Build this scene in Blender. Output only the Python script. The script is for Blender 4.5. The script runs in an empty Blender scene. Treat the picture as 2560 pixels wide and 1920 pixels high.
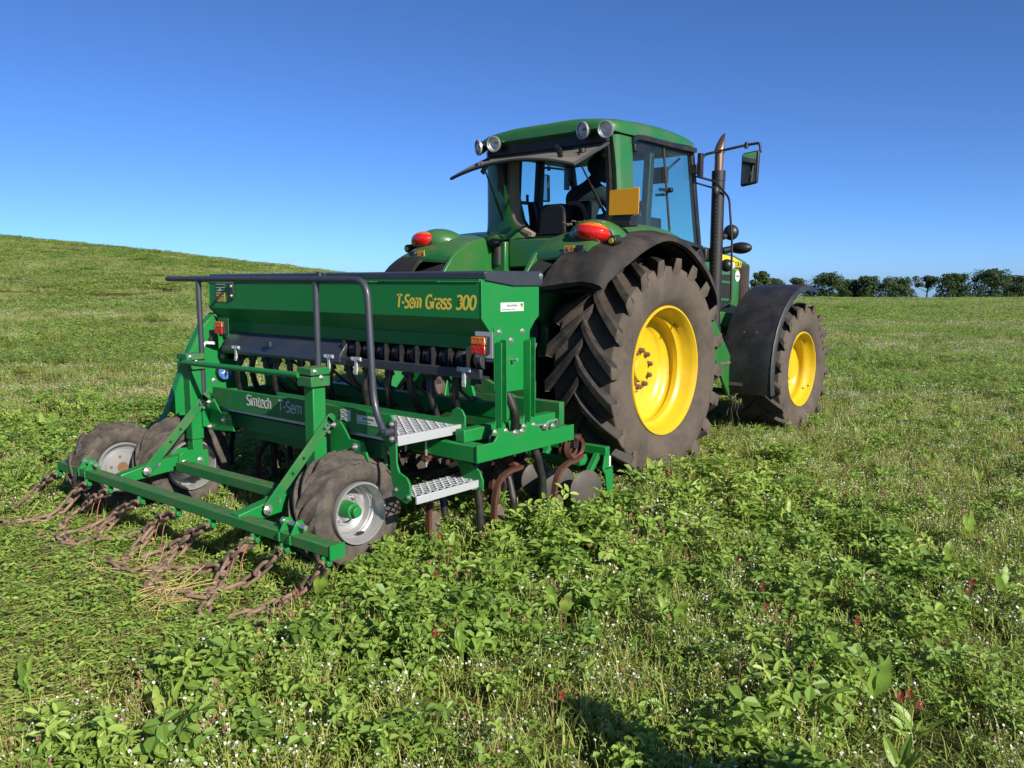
import bpy, bmesh, math, random
import numpy as np
from mathutils import Vector, Matrix
random.seed(7); rng = np.random.default_rng(7)
R = math.radians
sc = bpy.context.scene
COL = sc.collection

# ------------------------------------------------------------------ camera, sky, sun
cam = bpy.data.objects.new('camera', bpy.data.cameras.new('camera'))
COL.objects.link(cam); sc.camera = cam
cam.location = (0, 0, 1.55)
cam.rotation_euler = (R(90 - 7.23), 0, R(40.3))
cam.data.sensor_fit = 'HORIZONTAL'; cam.data.sensor_width = 36.0
cam.data.lens = 36.0 * 2010 / 2560
cam.data.clip_end = 5000; cam.data.clip_start = 0.05

SUN = Vector((1.0, -0.22, 0.58)).normalized()
el = math.asin(SUN.z); az = math.atan2(SUN.x, SUN.y)
world = bpy.data.worlds.new('World'); sc.world = world; world.use_nodes = True
nt = world.node_tree; bg = nt.nodes['Background']
sky = nt.nodes.new('ShaderNodeTexSky'); sky.sky_type = 'NISHITA'; sky.sun_disc = False
sky.sun_elevation = el; sky.sun_rotation = az
sky.altitude = 0; sky.air_density = .5; sky.dust_density = 0.4; sky.ozone_density = 10
nt.links.new(sky.outputs[0], bg.inputs[0]); bg.inputs[1].default_value = 0.099
sun = bpy.data.objects.new('sun', bpy.data.lights.new('sun', 'SUN')); COL.objects.link(sun)
sun.data.energy = 5.0; sun.data.angle = R(0.53); sun.data.color = (1.0, 0.94, 0.84)
sun.rotation_euler = SUN.to_track_quat('Z', 'Y').to_euler()
sc.view_settings.view_transform = 'Standard'; sc.view_settings.look = 'None'
sc.view_settings.exposure = 0.76; sc.view_settings.gamma = 1.0
sc.cycles.max_bounces = 6; sc.cycles.transparent_max_bounces = 12
sc.cycles.diffuse_bounces = 3; sc.cycles.glossy_bounces = 3

# ------------------------------------------------------------------ materials
def lin(r, g, b):
    f = lambda c: (c/255/12.92) if c/255 <= .04045 else ((c/255+.055)/1.055)**2.4
    return (f(r), f(g), f(b), 1)

def mat(name, col, rough=.5, metal=0., coat=0., dust=None, dust_amt=0., dust_top=0., nscale=6., bump=0., bscale=60., spec=.5, var=0.):
    """principled paint / rubber / metal; dust = a second colour lying in patches (and on upward faces)"""
    m = bpy.data.materials.new(name); m.use_nodes = True
    t = m.node_tree; p = t.nodes['Principled BSDF']; L = t.links.new
    kk = .62 if metal < .3 else .8
    col = tuple(q*kk for q in col[:3]); dust = tuple(q*kk for q in dust) if dust else None
    c4 = (col[0], col[1], col[2], 1)
    p.inputs['Base Color'].default_value = c4; p.inputs['Roughness'].default_value = rough
    p.inputs['Metallic'].default_value = metal; p.inputs['Coat Weight'].default_value = coat
    p.inputs['Coat Roughness'].default_value = .15
    p.inputs['Specular IOR Level'].default_value = spec
    tc = t.nodes.new('ShaderNodeTexCoord')
    if dust or var:
        n1 = t.nodes.new('ShaderNodeTexNoise'); n1.inputs['Scale'].default_value = nscale; n1.inputs['Detail'].default_value = 7
        n1.inputs['Roughness'].default_value = .68
        L(tc.outputs['Object'], n1.inputs['Vector'])
        mr = t.nodes.new('ShaderNodeMapRange'); mr.inputs[1].default_value = .42; mr.inputs[2].default_value = .68
        mr.inputs[3].default_value = 0; mr.inputs[4].default_value = dust_amt
        L(n1.outputs[0], mr.inputs[0])
        fac = mr.outputs[0]
        if dust_top:
            ge = t.nodes.new('ShaderNodeNewGeometry'); sx = t.nodes.new('ShaderNodeSeparateXYZ'); L(ge.outputs['Normal'], sx.inputs[0])
            m2 = t.nodes.new('ShaderNodeMapRange'); m2.inputs[1].default_value = .3; m2.inputs[2].default_value = .95
            m2.inputs[4].default_value = dust_top; L(sx.outputs[2], m2.inputs[0])
            n2 = t.nodes.new('ShaderNodeTexNoise'); n2.inputs['Scale'].default_value = nscale*3; n2.inputs['Detail'].default_value = 5
            L(tc.outputs['Object'], n2.inputs['Vector'])
            mu = t.nodes.new('ShaderNodeMath'); mu.operation = 'MULTIPLY'; L(m2.outputs[0], mu.inputs[0])
            m3 = t.nodes.new('ShaderNodeMapRange'); m3.inputs[1].default_value = .3; m3.inputs[2].default_value = .65; L(n2.outputs[0], m3.inputs[0])
            L(m3.outputs[0], mu.inputs[1])
            ad = t.nodes.new('ShaderNodeMath'); ad.operation = 'MAXIMUM'; L(fac, ad.inputs[0]); L(mu.outputs[0], ad.inputs[1]); fac = ad.outputs[0]
        mx = t.nodes.new('ShaderNodeMix'); mx.data_type = 'RGBA'
        d = dust or (col[0]*(1-var), col[1]*(1-var), col[2]*(1-var))
        mx.inputs[6].default_value = c4; mx.inputs[7].default_value = (d[0], d[1], d[2], 1)
        L(fac, mx.inputs[0]); L(mx.outputs[2], p.inputs['Base Color'])
        r2 = t.nodes.new('ShaderNodeMapRange'); r2.inputs[3].default_value = rough; r2.inputs[4].default_value = min(1, rough+.4)
        L(fac, r2.inputs[0]); L(r2.outputs[0], p.inputs['Roughness'])
    if bump:
        nb = t.nodes.new('ShaderNodeTexNoise'); nb.inputs['Scale'].default_value = bscale; nb.inputs['Detail'].default_value = 4
        L(tc.outputs['Object'], nb.inputs['Vector'])
        b = t.nodes.new('ShaderNodeBump'); b.inputs['Strength'].default_value = bump; b.inputs['Distance'].default_value = .01
        L(nb.outputs[0], b.inputs['Height']); L(b.outputs[0], p.inputs['Normal'])
    return m

DUST = (.20, .155, .10)
MUD = (.155, .112, .075)
M = {}
M['drill'] = mat('drill_green_paint', (.006, .255, .048), .42, coat=.10, spec=.35, dust=(.06, .21, .05), dust_amt=.25, dust_top=.55, nscale=5, bump=.03, bscale=90)
M['drillrough'] = mat('drill_green_paint_dusty', (.010, .21, .046), .48, coat=.05, spec=.35, dust=(.15, .155, .07), dust_amt=.5, dust_top=.8, nscale=7, bump=.04, bscale=90)
M['jd'] = mat('tractor_green_paint', (.020, .185, .034), .33, coat=.35, dust=(.15, .14, .075), dust_amt=.35, dust_top=.6, nscale=3.5, bump=.02)
M['yellow'] = mat('yellow_rim_paint', (.86, .58, .012), .34, coat=.3, dust=(.45, .28, .06), dust_amt=.25, nscale=9)
M['yellowtrim'] = mat('yellow_trim', (.85, .62, .02), .4)
M['tyre'] = mat('tyre_rubber_dusty', (.140, .110, .084), .9, dust=(.075, .062, .050), dust_amt=.9, nscale=4, bump=.25, bscale=45, spec=.3)
M['tyretread'] = mat('tyre_rubber_tread', (.022, .021, .020), .62, dust=(.115, .088, .062), dust_amt=.75, nscale=5, bump=.35, bscale=60, spec=.4)
M['tyremud'] = mat('tyre_rubber_muddy', (.085, .074, .064), .9, dust=(.20, .158, .118), dust_amt=.85, nscale=13, bump=.3, bscale=70, spec=.25)
M['silver'] = mat('silver_rim', (.50, .50, .50), .36, metal=.6, dust=(.36, .31, .25), dust_amt=.3, nscale=9)
M['galv'] = mat('galvanised_steel', (.62, .64, .65), .42, metal=.45, dust=(.42, .40, .37), dust_amt=.5, nscale=15)
M['zinc'] = mat('zinc_bolt', (.62, .62, .60), .3, metal=.8, dust=(.3, .25, .2), dust_amt=.3, nscale=30)
M['railgrey'] = mat('slate_grey_paint', (.043, .050, .068), .42, coat=.15, dust=(.09, .09, .085), dust_amt=.25, nscale=8)
M['lidgrey'] = mat('dark_lid_paint', (.036, .042, .055), .38, coat=.2, dust=(.10, .10, .10), dust_amt=.2, dust_top=.15, nscale=5)
M['black'] = mat('black_plastic', (.012, .012, .013), .45, dust=(.05, .045, .038), dust_amt=.4, nscale=7)
M['blackflat'] = mat('black_matt', (.007, .007, .007), .8)
M['fender'] = mat('black_fender_dusty', (.020, .019, .018), .6, spec=.3, dust=(.085, .066, .050), dust_amt=.85, dust_top=.25, nscale=3.2, bump=.05, bscale=25)
M['fenderfront'] = mat('black_front_fender', (.020, .021, .023), .4, dust=(.055, .05, .045), dust_amt=.6, nscale=4, bump=.04, bscale=25)
M['hose'] = mat('black_corrugated_hose', (.016, .015, .015), .42, dust=(.09, .07, .05), dust_amt=.55, nscale=10)
M['rust'] = mat('rusty_spring_steel', (.13, .050, .028), .6, dust=(.045, .028, .022), dust_amt=.8, nscale=14, bump=.2, bscale=80, spec=.3)
M['chain'] = mat('rusty_chain_steel', (.24, .140, .092), .75, dust=(.42, .300, .205), dust_amt=.9, nscale=22, bump=.3, bscale=160)
M['disc'] = mat('soiled_steel_disc', (.10, .09, .08), .5, metal=.25, dust=(.125, .095, .065), dust_amt=.9, nscale=9)
M['rustnut'] = mat('rusty_wheel_nut', (.24, .125, .055), .6)
M['exhaust'] = mat('exhaust_stack_black', (.014, .014, .015), .5, dust=(.05, .035, .025), dust_amt=.3, nscale=12)
M['pipe'] = mat('heat_tinted_exhaust_pipe', (.34, .22, .15), .33, metal=.8, dust=(.13, .055, .03), dust_amt=.8, nscale=9)
M['dirt'] = mat('dry_dirt', (.15, .105, .07), .95, dust=(.08, .055, .035), dust_amt=.8, nscale=40, bump=.6, bscale=90)
M['dirtymetal'] = mat('dirty_step_metal', (.13, .10, .075), .8, dust=(.22, .16, .10), dust_amt=.8, nscale=18, bump=.3)
M['white'] = mat('white_sticker', (.75, .75, .72), .45, dust=(.5, .45, .38), dust_amt=.25, nscale=20)
M['textyellow'] = mat('yellow_lettering', (1.0, .74, .09), .5)
M['textdark'] = mat('dark_print', (.10, .10, .12), .5)
M['amberplate'] = mat('ochre_blank_plate', (.90, .42, .022), .55, spec=.2)
M['stickeryellow'] = mat('yellow_sticker', (.72, .42, .03), .45)
M['cream'] = mat('cream_cab_trim', (.33, .29, .20), .75)
M['greyplastic'] = mat('grey_cab_plastic', (.045, .045, .047), .6)
M['seat'] = mat('black_seat', (.014, .014, .014), .5, spec=.3)
M['seattan'] = mat('tan_seat_edge', (.16, .10, .075), .7)
M['grille'] = mat('brown_grille_mesh', (.06, .038, .024), .7, dust=(.11, .075, .05), dust_amt=.6, nscale=12)
M['twine'] = mat('faded_pink_twine', (.60, .20, .17), .9)
M['blue'] = mat('blue_dial', (.03, .17, .60), .3, dust=(.3, .45, .7), dust_amt=.5, nscale=60)
M['skin'] = mat('skin', (.33, .15, .10), .55)
M['hair'] = mat('dark_hair', (.018, .013, .010), .7)
M['shirt'] = mat('dark_teal_shirt', (.012, .045, .045), .85, bump=.2, bscale=30)
M['trousers'] = mat('navy_trousers', (.02, .025, .04), .9, bump=.2, bscale=30)
M['boot'] = mat('brown_boot', (.06, .035, .02), .7)
M['straw'] = mat('dry_straw', (.75, .56, .22), .7, dust=(.50, .34, .13), dust_amt=.7, nscale=25)
M['bark'] = mat('tree_bark', (.06, .047, .036), .95, bump=.5, bscale=8)

def lens_mat(name, col, tr=.35):
    m = bpy.data.materials.new(name); m.use_nodes = True
    p = m.node_tree.nodes['Principled BSDF']
    p.inputs['Base Color'].default_value = (*col, 1); p.inputs['Roughness'].default_value = .12
    p.inputs['Coat Weight'].default_value = .6; p.inputs['Coat Roughness'].default_value = .05
    p.inputs['Subsurface Weight'].default_value = tr; p.inputs['Subsurface Radius'].default_value = (.03, .01, .005)
    t = m.node_tree; tc = t.nodes.new('ShaderNodeTexCoord'); v = t.nodes.new('ShaderNodeTexVoronoi'); v.inputs['Scale'].default_value = 55
    b = t.nodes.new('ShaderNodeBump'); b.inputs['Strength'].default_value = .25; b.inputs['Distance'].default_value = .01
    t.links.new(tc.outputs['Object'], v.inputs['Vector']); t.links.new(v.outputs[0], b.inputs['Height']); t.links.new(b.outputs[0], p.inputs['Normal'])
    return m
M['red'] = lens_mat('red_lens', (.50, .012, .008)); M['amber'] = lens_mat('amber_lens', (.52, .125, .012))
M['beacon'] = lens_mat('amber_beacon', (.85, .42, .06))

def glass_mat(name, tint, refl=.06, lo=.01):
    m = bpy.data.materials.new(name); m.use_nodes = True; t = m.node_tree; t.nodes.clear(); L = t.links.new
    o = t.nodes.new('ShaderNodeOutputMaterial'); tr = t.nodes.new('ShaderNodeBsdfTransparent'); tr.inputs[0].default_value = (*tint, 1)
    gl = t.nodes.new('ShaderNodeBsdfGlossy'); gl.inputs['Roughness'].default_value = .03
    fr = t.nodes.new('ShaderNodeFresnel'); fr.inputs[0].default_value = 1.5
    ge = t.nodes.new('ShaderNodeNewGeometry'); iv = t.nodes.new('ShaderNodeMath'); iv.operation = 'SUBTRACT'; iv.inputs[0].default_value = 1; L(ge.outputs['Backfacing'], iv.inputs[1]); fm = t.nodes.new('ShaderNodeMath'); fm.operation = 'MULTIPLY'; L(fr.outputs[0], fm.inputs[0]); L(iv.outputs[0], fm.inputs[1])
    mx = t.nodes.new('ShaderNodeMixShader'); L(fm.outputs[0], mx.inputs[0]); L(tr.outputs[0], mx.inputs[1]); L(gl.outputs[0], mx.inputs[2])
    df = t.nodes.new('ShaderNodeBsdfDiffuse'); df.inputs[0].default_value = (.35, .33, .28, 1) if lo < .1 else (.19, .17, .14, 1)
    n = t.nodes.new('ShaderNodeTexNoise'); n.inputs['Scale'].default_value = 5; n.inputs['Detail'].default_value = 6
    mr = t.nodes.new('ShaderNodeMapRange'); mr.inputs[1].default_value = .4; mr.inputs[2].default_value = .75; mr.inputs[3].default_value = lo; mr.inputs[4].default_value = refl
    L(n.outputs[0], mr.inputs[0]); m2 = t.nodes.new('ShaderNodeMixShader'); L(mr.outputs[0], m2.inputs[0]); L(mx.outputs[0], m2.inputs[1]); L(df.outputs[0], m2.inputs[2])
    L(m2.outputs[0], o.inputs[0]); return m
M['glass'] = glass_mat('teal_tinted_glass', (.74, .92, .885), .03)
M['rearglass'] = glass_mat('dusty_rear_glass', (.66, .72, .70), .80, .55)
M['clear'] = glass_mat('clear_lamp_glass', (.92, .93, .93), .12)
M['mirrorglass'] = mat('mirror_glass', (.8, .8, .8), .02, metal=1.)
M['reflector'] = mat('lamp_reflector', (.80, .80, .76), .45, metal=.5)

# ------------------------------------------------------------------ mesh builder
ORIG = {}
class MB:
    def __init__(s): s.v = []; s.f = []; s.mi = []; s.cur = 0
    def add(s, vs, fs):
        o = len(s.v); s.v += [tuple(v) for v in vs]; s.f += [tuple(i+o for i in f) for f in fs]; s.mi += [s.cur]*len(fs); return s
    def box(s, c, d, rot=None):
        x, y, z = (q/2 for q in d)
        vs = [Vector(p) for p in ((-x,-y,-z),(x,-y,-z),(x,y,-z),(-x,y,-z),(-x,-y,z),(x,-y,z),(x,y,z),(-x,y,z))]
        if rot is not None: vs = [rot @ v for v in vs]
        c = Vector(c); return s.add([v+c for v in vs], [(0,3,2,1),(4,5,6,7),(0,1,5,4),(1,2,6,5),(2,3,7,6),(3,0,4,7)])
    def bb(s, x0, x1, y0, y1, z0, z1): return s.box(((x0+x1)/2,(y0+y1)/2,(z0+z1)/2),(abs(x1-x0),abs(y1-y0),abs(z1-z0)))
    def bar(s, p0, p1, w, h, up=(0,0,1)):
        p0, p1 = Vector(p0), Vector(p1); d = (p1-p0); l = d.length; d.normalize(); u = Vector(up)
        sd = d.cross(u).normalized(); u = sd.cross(d).normalized()
        rot = Matrix((d, sd, u)).transposed()
        return s.box((p0+p1)/2, (l, w, h), rot)
    def loft(s, rings, closed=False, cap=True, loop=True):
        n = len(rings[0]); o = len(s.v); vs = [p for r in rings for p in r]; fs = []
        m = len(rings)
        for i in range(m if closed else m-1):
            a = i*n; b = ((i+1) % m)*n
            for j in range(n if loop else n-1):
                k = (j+1) % n; fs.append((a+j, a+k, b+k, b+j))
        if cap and not closed and loop: fs.append(tuple(reversed(range(n)))); fs.append(tuple((m-1)*n+j for j in range(n)))
        return s.add(vs, fs)
    def cyl(s, p0, p1, r0, r1=None, n=16, cap=True):
        r1 = r0 if r1 is None else r1; p0, p1 = Vector(p0), Vector(p1); d = (p1-p0).normalized()
        a = d.orthogonal().normalized(); b = d.cross(a)
        rg = lambda p, r: [p + (a*math.cos(t)+b*math.sin(t))*r for t in [2*math.pi*i/n for i in range(n)]]
        return s.loft([rg(p0, r0), rg(p1, r1)], cap=cap)
    def tube(s, pts, r, n=10, cap=True, closed=False, flat=None):
        pts = [Vector(p) for p in pts]; m = len(pts); rs = r if isinstance(r, (list, tuple)) else [r]*m
        tg = [((pts[(i+1) % m] if closed or i < m-1 else pts[i]) - (pts[i-1] if closed or i > 0 else pts[i])).normalized() for i in range(m)]
        a = tg[0].orthogonal().normalized()
        if flat is not None: a = (Vector(flat) - tg[0]*tg[0].dot(Vector(flat))).normalized()
        rings = []
        for i in range(m):
            a = (a - tg[i]*a.dot(tg[i])).normalized(); b = tg[i].cross(a)
            ra, rb = rs[i] if isinstance(rs[i], tuple) else (rs[i], rs[i])
            if flat is not None: rings.append([pts[i]+a*ra+b*rb, pts[i]-a*ra+b*rb, pts[i]-a*ra-b*rb, pts[i]+a*ra-b*rb])
            else: rings.append([pts[i] + a*math.cos(t)*ra + b*math.sin(t)*rb for t in [2*math.pi*k/n for k in range(n)]])
        return s.loft(rings, closed=closed, cap=cap)
    def lathe(s, prof, c, n=48, axis=(1,0,0), closed=True):
        """prof: (distance along axis, radius)"""
        ax = Vector(axis).normalized(); c = Vector(c); a = ax.orthogonal().normalized(); b = ax.cross(a)
        rings = [[c + ax*h + (a*math.cos(t)+b*math.sin(t))*r for h, r in prof] for t in [2*math.pi*i/n for i in range(n)]]
        k = len(prof); fs = []; vs = [p for r in rings for p in r]
        for i in range(n):
            j = (i+1) % n
            for q in range(k if closed else k-1):
                w = (q+1) % k; fs.append((i*k+q, j*k+q, j*k+w, i*k+w))
        return s.add(vs, fs)
    def prism(s, poly, ax, a0, a1):
        def P(u, w, t): return {'x': (t, u, w), 'y': (u, t, w), 'z': (u, w, t)}[ax]
        n = len(poly); vs = [P(u, w, a0) for u, w in poly] + [P(u, w, a1) for u, w in poly]
        fs = [tuple(reversed(range(n))), tuple(range(n, 2*n))] + [(i, (i+1) % n, n+(i+1) % n, n+i) for i in range(n)]
        return s.add(vs, fs)
    def sph(s, c, r, sc_=(1,1,1), n=16, m=10, rot=None):
        c = Vector(c); vs = []; fs = []
        for i in range(m+1):
            th = math.pi*i/m
            for j in range(n):
                ph = 2*math.pi*j/n; p = Vector((math.sin(th)*math.cos(ph)*sc_[0], math.sin(th)*math.sin(ph)*sc_[1], math.cos(th)*sc_[2]))*r
                vs.append(c + (rot @ p if rot is not None else p))
        for i in range(m):
            for j in range(n): fs.append((i*n+j, (i+1)*n+j, (i+1)*n+(j+1) % n, i*n+(j+1) % n))
        return s.add(vs, fs)
    def mirror(s, xc):
        k = MB(); k.v = [(2*xc-x, y, z) for x, y, z in s.v]; k.f = [tuple(reversed(f)) for f in s.f]; k.mi = list(s.mi); return k

def root_of(o):
    while o.parent: o = o.parent
    return o
def ob(name, mb, ms, parent=None, bevel=0., flat=False, ang=38, props=None, seg=2):
    me = bpy.data.meshes.new(name)
    off = ORIG.get(root_of(parent).name, Vector()) if parent else Vector()
    v = np.array(mb.v, dtype=float) - np.array(off)
    me.from_pydata(v.tolist(), [], mb.f)
    for m in (ms if isinstance(ms, (list, tuple)) else [ms]): me.materials.append(M[m] if isinstance(m, str) else m)
    if max(mb.mi, default=0): me.polygons.foreach_set('material_index', mb.mi)
    b = bmesh.new(); b.from_mesh(me); bmesh.ops.remove_doubles(b, verts=b.verts, dist=1e-5); bmesh.ops.recalc_face_normals(b, faces=b.faces); b.to_mesh(me); b.free()
    if not flat:
        me.polygons.foreach_set('use_smooth', [True]*len(me.polygons)); me.set_sharp_from_angle(angle=R(ang))
    o = bpy.data.objects.new(name, me); COL.objects.link(o)
    if parent: o.parent = parent
    if bevel:
        bm_ = o.modifiers.new('bevel', 'BEVEL'); bm_.width = bevel; bm_.segments = seg; bm_.limit_method = 'ANGLE'; bm_.angle_limit = R(40)
        bm_.harden_normals = False
    if props:
        for k, q in props.items(): o[k] = q
    return o
def thing(name, loc, label, cat, group=None):
    o = bpy.data.objects.new(name, None); COL.objects.link(o); o.location = loc; o.empty_display_size = .1
    ORIG[o.name] = Vector(loc); o['label'] = label; o['category'] = cat
    if group: o['group'] = group
    return o
def tag(o, label=None, cat=None, group=None, kind=None):
    for k, q in (('label', label), ('category', cat), ('group', group), ('kind', kind)):
        if q: o[k] = q
    return o
def dupo(o, parent, off):
    c = o.copy(); COL.objects.link(c); c.parent = parent; c.location = Vector(o.location)+Vector(off); return c
def cr(pts, k=6, closed=False):
    P = [Vector(p) for p in pts]; n = len(P); out = []
    for i in range(n if closed else n-1):
        g = lambda j: P[j % n] if closed else P[max(0, min(n-1, j))]
        p0, p1, p2, p3 = g(i-1), g(i), g(i+1), g(i+2)
        for t in [q/k for q in range(k)]:
            out.append(.5*((2*p1)+(p2-p0)*t+(2*p0-5*p1+4*p2-p3)*t*t+(3*p1-p0-3*p2+p3)*t**3))
    if not closed: out.append(P[-1])
    return out
def fillet(pts, r, k=6):
    """polyline with rounded corners"""
    P = [Vector(p) for p in pts]; out = [P[0]]
    for i in range(1, len(P)-1):
        a = (P[i-1]-P[i]).normalized(); b = (P[i+1]-P[i]).normalized()
        p0 = P[i]+a*r; p2 = P[i]+b*r
        for t in [q/k for q in range(k+1)]: out.append(p0*(1-t)**2 + P[i]*2*t*(1-t) + p2*t*t)
    out.append(P[-1]); return out
BOLT = {}
def bolts(parent, pts, axis, r=.012, h=.012, m='zinc', name='bolt'):
    key = (tuple(axis), r, h, m, name)
    for p in pts:
        if key not in BOLT:
            a = Vector(axis).normalized(); mb = MB(); nut = name == 'wheel_nut'; mb.cyl((0,0,0), a*h*.25, r*(1.12 if nut else 1.5), n=12); mb.cyl(a*h*.25, a*h, r*(.95 if nut else 1), n=6 if not nut else 10); mb.cyl(a*h, a*h*(1.25 if nut else 1.7), r*.5, n=8)
            o = ob(name, mb, m); BOLT[key] = o.data; COL.objects.unlink(o); bpy.data.objects.remove(o)
        o = bpy.data.objects.new(name, BOLT[key]); COL.objects.link(o); o.parent = parent
        o.location = Vector(p) - ORIG.get(root_of(parent).name, Vector())
def text(name, body, size, pos, xd, yd, m, parent, shear=0., ext=.0012, offset=0., align='LEFT', sx=1.):
    cu = bpy.data.curves.new(name, 'FONT'); cu.body = body; cu.size = size; cu.extrude = ext; cu.shear = shear; cu.offset = offset; cu.align_x = align; cu.resolution_u = 3
    t = bpy.data.objects.new(name, cu); COL.objects.link(t)
    dg = bpy.context.evaluated_depsgraph_get(); me = bpy.data.meshes.new_from_object(t.evaluated_get(dg))
    bpy.data.objects.remove(t); bpy.data.curves.remove(cu)
    xd = Vector(xd).normalized(); yd = Vector(yd).normalized(); zd = xd.cross(yd)
    mt = Matrix((xd*sx, yd, zd)).transposed().to_4x4(); mt.translation = Vector(pos) - (ORIG.get(root_of(parent).name, Vector()) if parent else Vector())
    me.transform(mt); me.materials.clear(); me.materials.append(M[m]); me.name = name
    o = bpy.data.objects.new(name, me); COL.objects.link(o); o.parent = parent; return o

GL = {'T':(.66,[[0,(0,1),(.62,1)],[0,(.31,1),(.31,0)]]), '-':(.40,[[0,(.05,.40),(.33,.40)]]), ' ':(.32,[]),
'S':(.66,[[1,(.56,.93),(.42,1.),(.24,.99),(.09,.88),(.07,.70),(.20,.56),(.40,.47),(.55,.33),(.54,.14),(.40,.02),(.20,0),(.04,.06)]]),
'e':(.62,[[0,(.06,.38),(.52,.38)],[1,(.52,.38),(.50,.58),(.38,.72),(.24,.73),(.10,.60),(.06,.38),(.09,.15),(.22,.01),(.36,0),(.50,.05)]]),
'm':(.92,[[0,(.07,0),(.07,.73)],[1,(.07,.60),(.18,.71),(.32,.73),(.42,.64),(.44,.48),(.44,0)],[1,(.44,.60),(.55,.71),(.68,.73),(.79,.64),(.81,.48),(.81,0)]]),
'G':(.74,[[1,(.62,.92),(.46,1.),(.30,.98),(.12,.82),(.06,.5),(.12,.18),(.30,.02),(.46,0),(.62,.06)],[0,(.62,.04),(.62,.46),(.42,.46)]]),
'r':(.42,[[0,(.07,0),(.07,.73)],[1,(.07,.55),(.16,.68),(.28,.73),(.38,.72)]]),
'a':(.60,[[1,(.10,.68),(.26,.73),(.42,.70),(.50,.58),(.50,.4)],[0,(.50,.45),(.50,0)],[1,(.50,.42),(.30,.42),(.12,.34),(.06,.20),(.12,.05),(.28,0),(.42,.03),(.50,.10)]]),
's':(.50,[[1,(.42,.67),(.28,.73),(.14,.69),(.08,.56),(.16,.44),(.32,.36),(.43,.26),(.42,.10),(.30,.01),(.16,0),(.04,.05)]]),
'3':(.64,[[1,(.06,.94),(.22,1.),(.40,.97),(.50,.82),(.46,.64),(.34,.55),(.22,.53)],[1,(.22,.53),(.40,.50),(.54,.38),(.54,.18),(.42,.03),(.24,0),(.05,.05)]]),
'0':(.66,[[1]+[(.31+.25*math.sin(6.2832*i/16), .5+.5*math.cos(6.2832*i/16)) for i in range(17)]]),
'i':(.20,[[0,(.07,0),(.07,.73)],[0,(.07,.92),(.07,1.02)]]), 't':(.44,[[0,(.16,.94),(.16,.2)],[1,(.16,.3),(.17,.10),(.26,.01),(.40,.02)],[0,(.03,.73),(.38,.73)]]),
'c':(.52,[[1,(.46,.67),(.34,.73),(.20,.71),(.08,.56),(.06,.36),(.09,.16),(.20,.02),(.34,0),(.46,.05)]]), 'h':(.58,[[0,(.07,0),(.07,1.05)],[1,(.07,.58),(.18,.70),(.32,.73),(.43,.65),(.46,.48),(.46,0)]]),
'6':(.64,[[1,(.50,.98),(.30,.90),(.14,.68),(.07,.40),(.10,.15),(.24,.01),(.40,.02),(.53,.16),(.53,.38),(.42,.54),(.26,.55),(.12,.44)]])}
GL['9'] = (.64, [[1]+[(.60-a, 1-b) for a, b in GL['6'][1][0][1:]]])
def letters(name, body, h, pos, xd, yd, m, parent, width=None, slant=0., pen=.062, th=.0012):
    """sans lettering drawn with a pen of even width, flat on its plate; width = length of the whole word"""
    xd, yd, pos = Vector(xd).normalized(), Vector(yd).normalized(), Vector(pos); nd = xd.cross(yd)
    tot = sum(GL[c][0] for c in body)-.05; kx = (width/tot) if width else h
    mb = MB(); x = 0
    for c in body:
        for st in GL[c][1]:
            p = [Vector((a+x, b, 0)) for a, b in st[1:]]; p = cr(p, 4) if st[0] else p
            P = [pos + xd*((q.x)*kx + q.y*h*slant) + yd*q.y*h for q in p]
            mb.tube(P, [(th, pen*h)]*len(P), flat=nd)
        x += GL[c][0]
    return ob(name, mb, m, parent, flat=True)

# ------------------------------------------------------------------ terrain
CA, SA = math.cos(R(40.3)), math.sin(R(40.3))
def toXD(x, y): return x*CA + y*SA, -x*SA + y*CA      # across / along the fall of the field
def toxy(X, D): return X*CA - D*SA, X*SA + D*CA
DC = 56.
_tx = np.array([-300,-120,-60,-35,-29.6,-24,-18.6,-12.3,-6,0,8,17,35,60,140,300.])
_tz = np.array([12.5,11.0,7.0,4.62,4.14,3.50,2.88,2.12,1.5,1.05,.60,.36,.34,.42,.6,.6])
_gx = np.linspace(-300, 300, 1201); _gz = np.interp(_gx, _tx, _tz)
_k = np.exp(-np.linspace(-2, 2, 17)**2); _k /= _k.sum(); _gz = np.convolve(np.pad(_gz, 8, mode='edge'), _k, mode='valid')
def gz(x, y):
    x = np.asarray(x, float); y = np.asarray(y, float)
    X = x*CA + y*SA; D = -x*SA + y*CA
    zc = np.interp(X, _gx, _gz)
    t = np.clip((D-8.5)/(DC-8.5), 0, 1); s = t**1.25*(1.5-.5*t)
    z = zc*s
    b = np.clip(D-DC+6, 0, None)
    fall = np.where(b < 12, .0205*b*b/24, .0205*(b-6))
    z = z - fall + .02*np.sin(X*.31+1)*np.sin(D*.23)*np.clip((D-10)/10, 0, 1)
    return z

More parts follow.
